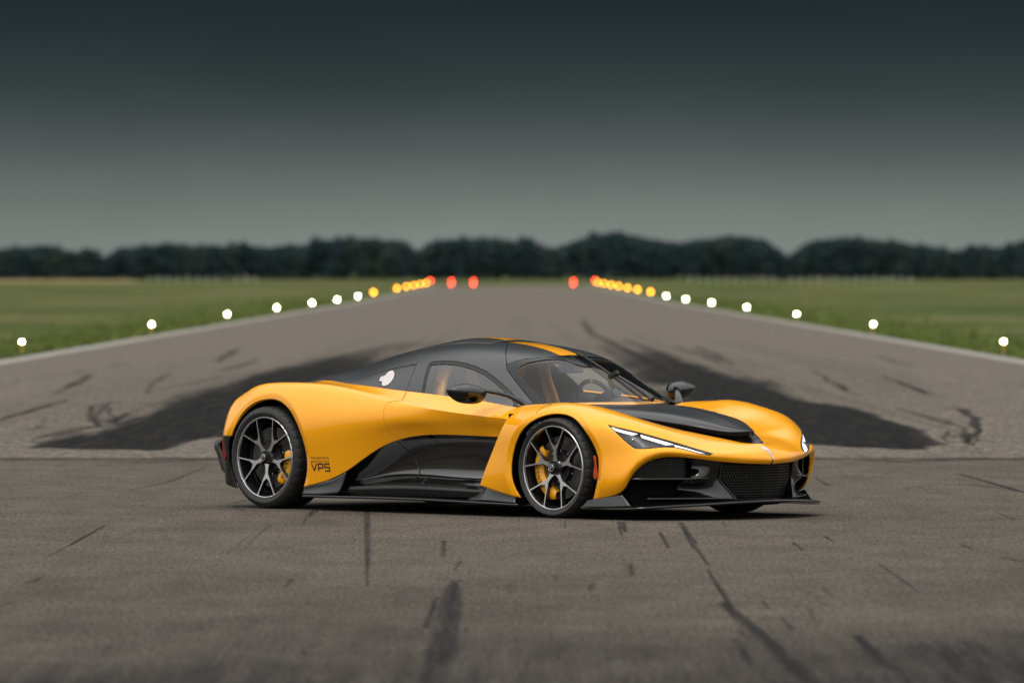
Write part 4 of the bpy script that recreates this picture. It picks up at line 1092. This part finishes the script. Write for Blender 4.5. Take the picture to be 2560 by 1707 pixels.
# the burn-out marks: two broad smears of rubber, left and right, dense where they start
# and thinning out as they run in towards the middle of the runway
far_strokes = []
WISPS = [
 ([(-4.62,79.6,0.022),(-4.99,85.2,0.018),(-5.32,91.1,0.022),(-5.46,95.1,0.017)], 0.90),
 ([(-4.64,80.0,0.039),(-4.99,86.4,0.027),(-5.28,93.0,0.026)], 0.50),
 ([(-4.43,81.3,0.028),(-4.79,86.4,0.018),(-5.16,91.6,0.019),(-5.38,96.0,0.013)], 0.90),
 ([(-4.71,88.9,0.049),(-4.65,85.2,0.041),(-4.48,81.3,0.034)], 0.50),
 ([(-5.33,93.9,0.033),(-5.31,96.3,0.03),(-5.13,94.5,0.016)], 0.40),
 ([(-4.94,74.1,0.008),(-5.0,75.6,0.016),(-4.84,77.5,0.022),(-4.61,79.6,0.028)], 1.00),
 ([(-4.99,76.9,0.013),(-4.88,79.6,0.019),(-4.56,81.1,0.028)], 0.90),
 ([(-4.91,73.8,0.01),(-4.75,72.3,0.02),(-4.47,71.0,0.022),(-3.85,70.5,0.017)], 1.10),
 ([(-4.59,72.3,0.02),(-4.36,73.8,0.031),(-4.05,76.6,0.043)], 0.80),
 ([(-4.73,75.2,0.013),(-4.48,76.6,0.013),(-4.16,78.5,0.022)], 0.50),
 ([(-5.27,79.2,0.016),(-5.47,84.0,0.023),(-5.65,86.4,0.012)], 0.25),
 ([(-4.91,74.7,0.047),(-4.81,78.5,0.06),(-4.44,81.3,0.062)], 0.30),
 ([(-6.02,84.5,0.023),(-6.01,88.4,0.043),(-6.07,93.9,0.033),(-6.06,98.2,0.02)], 1.20),
 ([(-7.98,112.0,0.023),(-7.88,114.1,0.028),(-7.9,116.3,0.016)], 0.50),
 ([(-6.51,102.5,0.028),(-6.93,114.1,0.063),(-7.25,123.4,0.043)], 0.60),
 ([(-7.79,118.6,0.021),(-7.53,128.7,0.036),(-7.34,138.7,0.024)], 0.35),
 ([(-5.26,102.5,0.028),(-5.82,118.6,0.041),(-5.97,126.0,0.035)], 0.40),
 ([(-5.23,106.1,0.029),(-5.06,112.0,0.027),(-4.86,121.0,0.029)], 0.50),
 ([(-5.81,140.7,0.049),(-6.22,159.2,0.066),(-6.37,168.0,0.029)], 0.60),
 ([(-5.17,128.7,0.054),(-5.1,134.4,0.065),(-5.14,144.0,0.05)], 0.60),
 ([(-5.46,76.6,0.013),(-5.36,79.6,0.022),(-5.24,81.7,0.017)], 0.30),
 ([(5.48,92.5,0.019),(5.65,91.1,0.057),(5.47,85.2,0.053),(5.05,78.5,0.038),(4.7,74.7,0.026),(4.5,72.9,0.013)], 0.75),
 ([(5.44,84.0,0.009),(5.17,79.6,0.014),(4.78,74.7,0.01),(4.49,71.7,0.012)], 0.90),
 ([(4.83,77.5,0.043),(4.68,74.7,0.031),(4.48,72.0,0.015)], 0.80),
 ([(4.95,85.2,0.03),(5.07,84.0,0.047),(4.94,79.6,0.039),(4.57,74.7,0.021)], 0.40),
 ([(4.68,78.5,0.016),(4.57,75.6,0.021),(4.32,72.9,0.013)], 0.60),
 ([(4.15,71.3,0.015),(4.33,71.0,0.015),(4.53,70.5,0.01)], 1.00),
 ([(4.89,91.1,0.032),(4.98,86.4,0.048),(4.91,81.3,0.034)], 0.35),
 ([(6.2,121.0,0.017),(6.03,110.0,0.038),(5.91,102.5,0.05),(6.08,101.5,0.021)], 1.00),
 ([(5.05,114.1,0.024),(4.87,106.1,0.044),(4.89,102.2,0.021)], 0.70),
 ([(5.3,126.0,0.022),(5.05,114.1,0.04),(4.99,107.2,0.022)], 0.50),
 ([(7.72,114.1,0.02),(7.79,111.2,0.027),(7.8,110.0,0.023)], 0.50),
 ([(7.7,151.2,0.031),(7.47,142.0,0.044),(7.44,134.4,0.028)], 0.40),
 ([(3.81,172.8,0.06),(4.02,155.1,0.086),(4.04,140.7,0.059)], 0.50),
 ([(2.63,274.9,0.076),(2.28,208.6,0.101),(2.54,177.9,0.099)], 0.50),
 ([(2.91,189.0,0.092),(3.15,168.0,0.105),(3.34,144.0,0.08)], 0.50),
 ([(4.39,172.8,0.048),(4.26,151.2,0.063),(4.18,137.5,0.038)], 0.50),
]

EDGE = {-1: ([68, 70, 74, 80, 89, 94, 107, 118, 128, 145, 160, 181, 230, 290], [4.9, 4.75, 4.6, 4.60, 4.66, 4.58, 4.68, 4.80, 4.65, 4.35, 4.15, 3.7, 3.3, 2.9]),
         1: ([68, 72, 78, 86, 97, 120, 139, 165, 191, 230, 290], [3.9, 4.15, 4.46, 4.52, 4.26, 4.15, 4.0, 3.65, 3.1, 2.6, 2.3])}
DARK = ([68, 69.3, 70.4, 95, 125, 150, 175, 200, 240, 290], [0, 0, 1.0, 1.0, .84, .66, .48, .32, .14, 0])
INNER = ([68, 72, 80, 100, 140, 200, 290], [3.5, 3.1, 2.5, 2.2, 2.0, 1.9, 1.8])
def smear(X, Y):
    out = np.zeros(X.shape); st = lambda t: np.clip(t, 0, 1) ** 2 * (3 - 2 * np.clip(t, 0, 1))
    for sg in (-1, 1):
        m = np.nonzero((sg * X > 1.0) & (sg * X < 6.5) & (Y < 290))[0]; x, y = sg * X[m], Y[m]; sd = 20 * sg
        x = x + .50 * (vnoise(X[m], y, .8, 9, sd + 31) - .5) + .30 * (vnoise(X[m], y, .3, 3.5, sd + 32) - .5) + .16 * (vnoise(X[m], y, .12, 1.6, sd + 33) - .5)
        soft = np.interp(y, [68, 80, 120, 180, 290], [.45, .75, 1.25, 1.8, 2.2])
        y = y + 1.6 * (vnoise(X[m], y, .35, 30, sd + 37) - .5) * (y < 90)
        f = st((np.interp(y, *EDGE[sg]) + .25 * soft - x) / soft) * st((x - np.interp(y, *INNER)) / (soft * 1.2) + .5)
        xs_ = X[m] + sg * .006 * (y - 70)   # streaks lean in with the smear
        n = .42 * vnoise(xs_, y, .60, 30, sd + 34) + .34 * vnoise(xs_, y, .24, 22, sd + 35) + .24 * vnoise(xs_, y, .11, 16, sd + 36)
        k = np.interp(y, *DARK)
        out[m] = np.clip(f * (1.5 * k + .45) - 1.95 * n * (1.30 - .55 * k) + .24, 0, 1.2) ** 1.3 * k * 2.7
    return out
for i in range(30):       # painted tone: this stretch darkened so the far runway seems brightened by sheen and haze
    x = rng.uniform(-7, 7); y = rng.uniform(66.9, 120)
    far_strokes.append(([(x, y, .5), (x + rng.gauss(0, .2), y + 20, .8), (x + rng.gauss(0, .3), y + rng.uniform(40, 90), .4)], rng.uniform(.03, .09)))
for sg in (-1, 1):        # single passes of the tyres, still to be made out along the smears
    for i in range(26):
        y0 = rng.uniform(72, 170); x0 = sg * rng.uniform(2.4, 4.9); L_ = rng.uniform(14, 60); w = rng.uniform(.04, .14); dx = -sg * rng.uniform(.0, .5) * L_ / 50
        far_strokes.append(([(x0, y0, w * .3), (x0 + dx * .4 + rng.gauss(0, .05), y0 + L_ * .5, w), (x0 + dx, y0 + L_, w * .3)], rng.uniform(.06, .3)))
for x0, y0, L, w, s, dx in ((-2.0, 150, 90, .3, .10, .3), (1.6, 150, 110, .3, .10, -.2), (.3, 180, 160, .5, .08, 0)):
    far_strokes.append(([(x0, y0, w * .3), (x0 + dx * .5, y0 + L * .5, w), (x0 + dx, y0 + L, w * .3)], s))
far_strokes += [([(x, y, w * 1.5) for x, y, w in q], s * 2.0) for q, s in WISPS]
far_strokes += [(q, s) for q, s in MARKS if q[0][1] >= SEAM]

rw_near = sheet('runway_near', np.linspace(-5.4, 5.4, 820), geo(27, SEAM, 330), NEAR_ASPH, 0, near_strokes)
for s in (-1, 1): sheet('runway_near_side', s * np.linspace(5.4, RW, 12)[::1] if s > 0 else np.linspace(-RW, -5.4, 12), geo(27, SEAM, 40), NEAR_ASPH, 0)
sheet('runway_behind', np.linspace(-RW, RW, 20), np.linspace(-120, 27, 40), NEAR_ASPH, 0)
sheet('runway_middle', np.linspace(-RW, RW, 620), geo(SEAM, 290, 330), FAR_ASPH, 0, far_strokes, warp=True, gain=1.3)
sheet('runway_far', np.linspace(-RW, RW, 24), geo(290, 930, 80), FAR_ASPH, 0)
LINE = grain(mat('worn_white_paint', (.24, .225, .20), .8), 3, .35)
for s in (-1, 1):
    sheet('edge_line', np.array([s * 10.18, s * 9.72]) if s < 0 else np.array([9.72, 10.18]), np.r_[np.linspace(-100, 58, 30), geo(60, 925, 160)], LINE, .005)

# grass
GRASS = bpy.data.materials.new('mown_grass'); GRASS.use_nodes = True
t = GRASS.node_tree; b = t.nodes['Principled BSDF']; b.inputs['Roughness'].default_value = .9; b.inputs['Specular IOR Level'].default_value = .1
tc_ = N(t, 'ShaderNodeTexCoord')
def gnoise(scale, st, det=4):
    mp = N(t, 'ShaderNodeMapping'); mp.inputs['Scale'].default_value = st; t.links.new(tc_.outputs['Object'], mp.inputs[0])
    n = N(t, 'ShaderNodeTexNoise'); n.inputs['Scale'].default_value = scale; n.inputs['Detail'].default_value = det; t.links.new(mp.outputs[0], n.inputs['Vector']); return n.outputs[0]
g1 = ramp(t, gnoise(.12, (.5, .16, 1)), [(.34, (.036, .056, .010)), (.52, (.064, .074, .020)), (.68, (.108, .100, .042))], 'LINEAR')
g2 = ramp(t, gnoise(1.4, (1, .2, 1)), [(.3, .7), (.7, 1.3)], 'LINEAR')
mx = N(t, 'ShaderNodeMix', data_type='RGBA', blend_type='MULTIPLY'); mx.inputs[0].default_value = 1
t.links.new(g1.outputs[0], mx.inputs[6]); t.links.new(g2.outputs[0], mx.inputs[7]); t.links.new(mx.outputs[2], b.inputs['Base Color'])
sheet('grass_field', np.r_[np.linspace(-2500, -60, 16), np.linspace(-50, 50, 50), np.linspace(60, 2500, 16)], np.r_[np.linspace(-400, 60, 10), geo(70, 5500, 140)], GRASS, -.012)
# long grass standing along the runway edges: blades too many to count
V, F = [], []; n = 0
for i in range(15000):
    s = rng.choice((-1, 1)); d = geo(100, 520, 400)[rng.randrange(400)] + rng.uniform(0, 3); x = s * (RW + abs(rng.gauss(0, 1)) * (.5 + d / 150) + .03)
    h = rng.uniform(.04, .16); a = rng.uniform(0, 6.28); wv = .02 + d * .00012; lx, ly = rng.gauss(0, .04), rng.gauss(0, .04); z = float(gz(d)) - .015
    V += [(x - wv * math.cos(a), d - wv * math.sin(a), z), (x + wv * math.cos(a), d + wv * math.sin(a), z), (x + lx, d + ly, z + h)]; F.append((n, n+1, n+2)); n += 3
LONG = grain(mat('long_grass', (.105, .135, .034), .9, spec=.1), .3, .35)
obj('edge_grass', (V, F), LONG, smooth=False, kind='stuff')
# a strip of ripe crop far to the left
CROP = grain(mat('ripe_crop', (.17, .125, .045), .9), .5, .2)
V, F = [], []
G = []
for k, x in enumerate(np.linspace(-110, -62, 60)):
    zt = float(gz(1180)) + .34 + .05 * math.sin(k * 1.9) + (.0 if x < -64 else -.3)
    G.append([(x, 1180, float(gz(1180)) - .05), (x, 1181, zt), (x, 1215, zt + .05), (x, 1216, 0)])
o = obj('crop_field', soup(np.array(G)), CROP, kind='structure', smooth=False)

# ---- lamps along the runway
LAMPY = mat('lamp_body_yellow', (.55, .36, .03), .5); LAMPG = mat('lamp_stake_grey', (.25, .25, .25), .5, .6)
GLOW = {'white': mat('white_lamp_glow', (.9, .9, .9), .3, emis=(1, .92, .68), estr=40), 'amber': mat('amber_lamp_glow', (.8, .4, .05), .3, emis=(1, .36, .015), estr=17), 'red': mat('red_lamp_glow', (.8, .05, .03), .3, emis=(1, .045, .02), estr=20)}
LM = {}
def lamp_mesh(key, VF, m):
    if key not in LM:
        V, F = VF; me = bpy.data.meshes.new(key); me.from_pydata([tuple(map(float, v)) for v in V], [], [tuple(map(int, f)) for f in F]); me.materials.append(m); me.polygons.foreach_set('use_smooth', np.ones(len(F), bool)); me.set_sharp_from_angle(angle=R(40)); LM[key] = me
    return LM[key]
def turn(prof, n=20): # lathe about Z
    V, F = lathe_y([(z, r) for r, z in prof], n); return np.c_[V[:, 0], V[:, 2], V[:, 1]], F
ORD = ['nearest', 'second nearest', 'third nearest', 'fourth nearest', 'fifth nearest', 'sixth nearest', 'farthest']
def lamp(x, d, color, label, lift=0.0, size=.075):
    z = float(gz(d)); t_ = thing('runway_lamp', label, 'runway lamp', (x, d, z), 0, color + ' lamps along the runway')
    hgt = .26 + lift
    def ch(name, me):
        o = bpy.data.objects.new(name, me); COL.objects.link(o); o.parent = t_; return o
    ch('base', lamp_mesh('base', turn([(.001, .015), (.13, .015), (.14, 0), (.14, -.02)]), LAMPG))
    st = ch('stem', lamp_mesh('stem', turn([(.022, 0), (.022, 1)], 10), LAMPY)); st.scale = (1, 1, hgt - size)
    hd_ = ch('collar', lamp_mesh('collar', turn([(.001, 0), (.05, .0), (.06, .02), (.06, .05), (.03, .06)]), LAMPY)); hd_.location.z = hgt - size - .04
    gl = ch('globe', lamp_mesh('globe_' + color, turn([(math.sin(a), -math.cos(a)) for a in np.linspace(.001, math.pi - .001, 14)]), GLOW[color])); gl.location.z = hgt; gl.scale = (size, size, size * 1.15)
LW = 10.58
for sgn, side_w, whites, ambers, red in ((-1, 'left', (55, 379, 568, 692, 780, 843, 895), (934, 992.5, 1015.5, 1034.5, 1051, 1066), 1075), (1, 'right', (2509, 2183, 1992, 1867, 1779, 1714, 1666), (1626.5, 1593.5, 1568.5, 1546.5, 1527.5, 1510, 1494), 1488)):
    for i, px in enumerate(whites):
        d = LW * 18000 / abs(px - 1283); lamp(sgn * LW, d, 'white', 'lit white runway lamp on the grass edge, %s white one in the %s row' % (ORD[i], side_w), 0, .036 * (d / 154) ** .42)
    am = ORD[:len(ambers) - 1] + ['farthest']
    for i, px in enumerate(ambers):
        d = LW * 18000 / abs(px - 1283); lamp(sgn * LW, d, 'amber', 'amber runway lamp beyond the white ones, %s amber in the %s row' % (am[i], side_w), .10 + .02 * i, .10 + .004 * i)
    d = LW * 18000 / abs(red - 1283); lamp(sgn * LW, d + 6, 'red', 'red lamp at the far %s corner of the runway, behind the amber row' % side_w, .42, .13)
for px, w_ in ((1128.5, 'leftmost red pair'), (1183.5, 'middle red pair'), (1433.5, 'rightmost red pair')):
    for d, lift, w2 in ((905, .02, 'lower'), (950, .34, 'upper')):
        lamp((px - 1283) / 18000 * d, d, 'red', 'red lamp at the far runway end, %s one of the %s' % (w2, w_), lift, .13)

# ---- white posts of the far fences
POSTW = mat('white_post', (.62, .63, .60), .7)
pm = None
for nm, a, b_, lab in (('left', 372, 640, 'row of faint white fence posts below the woods on the left'), ('right', 1725, 2300, 'row of faint white fence posts below the woods on the right')):
    d = 1240.; fe = thing('field_fence', lab, 'fence', ((a + b_) / 2 / 18000 * d - 1283 / 18000 * d, d, float(gz(d))))
    x0, x1 = [(q - 1283) / 18000 * d - fe.location.x for q in (a, b_)]
    k = int((x1 - x0) / 1.55)
    if pm is None:
        V, F = box((0, 0, .42), (.13, .13, .95)); pm = bpy.data.meshes.new('post'); pm.from_pydata([tuple(v) for v in V], [], F); pm.materials.append(POSTW)
    for i in range(k + 1):
        if rng.random() < .12: continue
        o = bpy.data.objects.new('post', pm); COL.objects.link(o); o.parent = fe; o.location = (x0 + (x1 - x0) * i / k, rng.uniform(-.3, .3), rng.uniform(-.1, .06))
    V, F = box(((x0 + x1) / 2, 0, .55), (x1 - x0, .03, .03)); obj('rail', (V, F), LAMPG, fe, smooth=False)

# ---- the woods behind the airfield
LEAF = bpy.data.materials.new('hazed_foliage'); LEAF.use_nodes = True
b = bsdf(LEAF); b.inputs['Roughness'].default_value = .8; b.inputs['Specular IOR Level'].default_value = .1
oi = N(LEAF.node_tree, 'ShaderNodeObjectInfo')
lr = ramp(LEAF.node_tree, oi.outputs['Random'], [(0, (.021, .040, .046)), (.5, (.027, .049, .051)), (1, (.042, .062, .050))], 'LINEAR')  # leaf colours lightened and blued: distance haze painted into the foliage
LEAF.node_tree.links.new(lr.outputs[0], b.inputs['Base Color'])
BARK = mat('tree_bark', (.045, .038, .032), .9)
def tree_meshes(seed):
    r = random.Random(seed); V, F = [], []; n = 0
    blobs = []
    for i in range(15):
        a = r.uniform(0, 6.28); q = r.random() ** .5; zc = r.uniform(.20, .88); prof = math.sin(math.pi * min(1, max(.12, (zc - .02) * .98))) ** .6
        blobs.append((q * .30 * prof * math.cos(a), q * .30 * prof * math.sin(a), zc, r.uniform(.10, .19)))
    for bx, by, bz, br in blobs:
        for k in range(130):
            u, v, w_ = r.gauss(0, 1), r.gauss(0, 1), r.gauss(0, 1); L = math.sqrt(u*u + v*v + w_*w_); rr_ = br * (.75 + .35 * r.random())
            c = np.array((bx + u / L * rr_, by + v / L * rr_, min(1.0, bz + w_ / L * rr_ * .8)))
            if c[2] < .02: continue
            e1 = np.array((r.gauss(0, 1), r.gauss(0, 1), r.gauss(0, 1))); e1 /= np.linalg.norm(e1); e2 = np.cross(e1, (r.gauss(0, 1), r.gauss(0, 1), r.gauss(0, 1))); e2 /= np.linalg.norm(e2)
            s = r.uniform(.020, .038)
            V += [c - e1 * s, c - e2 * s * .7, c + e1 * s, c + e2 * s * .7]; F.append((n, n+1, n+2, n+3)); n += 4
    cm = bpy.data.meshes.new('crown'); cm.from_pydata([tuple(map(float, v)) for v in V], [], F); cm.materials.append(LEAF)
    tb = [tube([(0, 0, -.02), (.004, 0, .2), (0, .01, .45), (.01, 0, .7)], [.026, .020, .015, .006], 8)]
    for k in range(5):
        a = r.uniform(0, 6.28); z0 = r.uniform(.22, .5); tb.append(tube([(0, 0, z0), (.12 * math.cos(a), .12 * math.sin(a), z0 + .12), (.22 * math.cos(a), .22 * math.sin(a), z0 + .26)], [.012, .008, .003], 6))
    V, F = join(*tb); tm = bpy.data.meshes.new('trunk'); tm.from_pydata([tuple(map(float, v)) for v in V], [], [tuple(map(int, f)) for f in F]); tm.materials.append(BARK)
    return cm, tm
TM = [tree_meshes(40 + i) for i in range(7)]
TOPX = [-150, 0, 60, 130, 165, 190, 225, 262, 300, 330, 380, 420, 470, 520, 600, 680, 750, 800, 880, 940, 1000, 1040, 1075, 1150, 1220, 1280, 1330, 1345, 1380, 1430, 1470, 1540, 1600, 1680, 1720, 1780, 1820, 1900, 1950, 1972, 2000, 2070, 2150, 2230, 2300, 2340, 2400, 2430, 2500, 2560, 2700]
TOPY = [610, 619, 611, 606, 624, 627, 611, 641, 614, 611, 607, 604, 609, 611, 604, 614, 604, 594, 589, 591, 596, 622, 599, 589, 589, 599, 589, 609, 614, 601, 584, 571, 589, 599, 596, 589, 581, 589, 619, 641, 609, 589, 591, 597, 609, 611, 624, 607, 614, 594, 600]
def tree(x, d, h, w, group, label):
    cm, tm = TM[rng.randrange(7)]; z = float(gz(d))
    t_ = thing('wood_tree', label, 'tree', (x, d, z - .1), rng.uniform(0, 6.28), group); t_.scale = (w, w, h)
    for nm, me in (('crown', cm), ('trunk', tm)):
        o = bpy.data.objects.new(nm, me); COL.objects.link(o); o.parent = t_
px = -150.
while px < 2710:
    d = 1500 + rng.uniform(-12, 12); top = np.interp(px, TOPX, TOPY) + rng.uniform(-2, 5)
    zt = 1.68 - (top - 690) * d / 18000; h = zt - float(gz(d)) + .3
    tree((px - 1283) / 18000 * d, d, h, h * rng.uniform(.62, .85), 'trees of the far woods', 'dark green tree in the blurred woods along the horizon')
    px += rng.uniform(18, 30)
# the body of the wood behind its front trees: one dark mass of foliage
V, F = [], []; n = 0
for i in range(24000):
    px = rng.uniform(-170, 2730); d = rng.uniform(1515, 1560); top = np.interp(px, TOPX, TOPY) + 9
    zt = 1.68 - (top - 690) * d / 18000; z0 = float(gz(d)); z = z0 + (zt - z0) * (rng.random() ** .8)
    c = np.array(((px - 1283) / 18000 * d, d, z)); e1 = np.array([rng.gauss(0, 1) for _ in range(3)]); e1 /= np.linalg.norm(e1); e2 = np.cross(e1, [rng.gauss(0, 1) for _ in range(3)]); e2 /= np.linalg.norm(e2); s = rng.uniform(.45, .85)
    V += [c - e1 * s, c - e2 * s * .8, c + e1 * s, c + e2 * s * .8]; F.append((n, n+1, n+2, n+3)); n += 4
obj('wood_mass', (V, F), LEAF, smooth=False, kind='stuff')
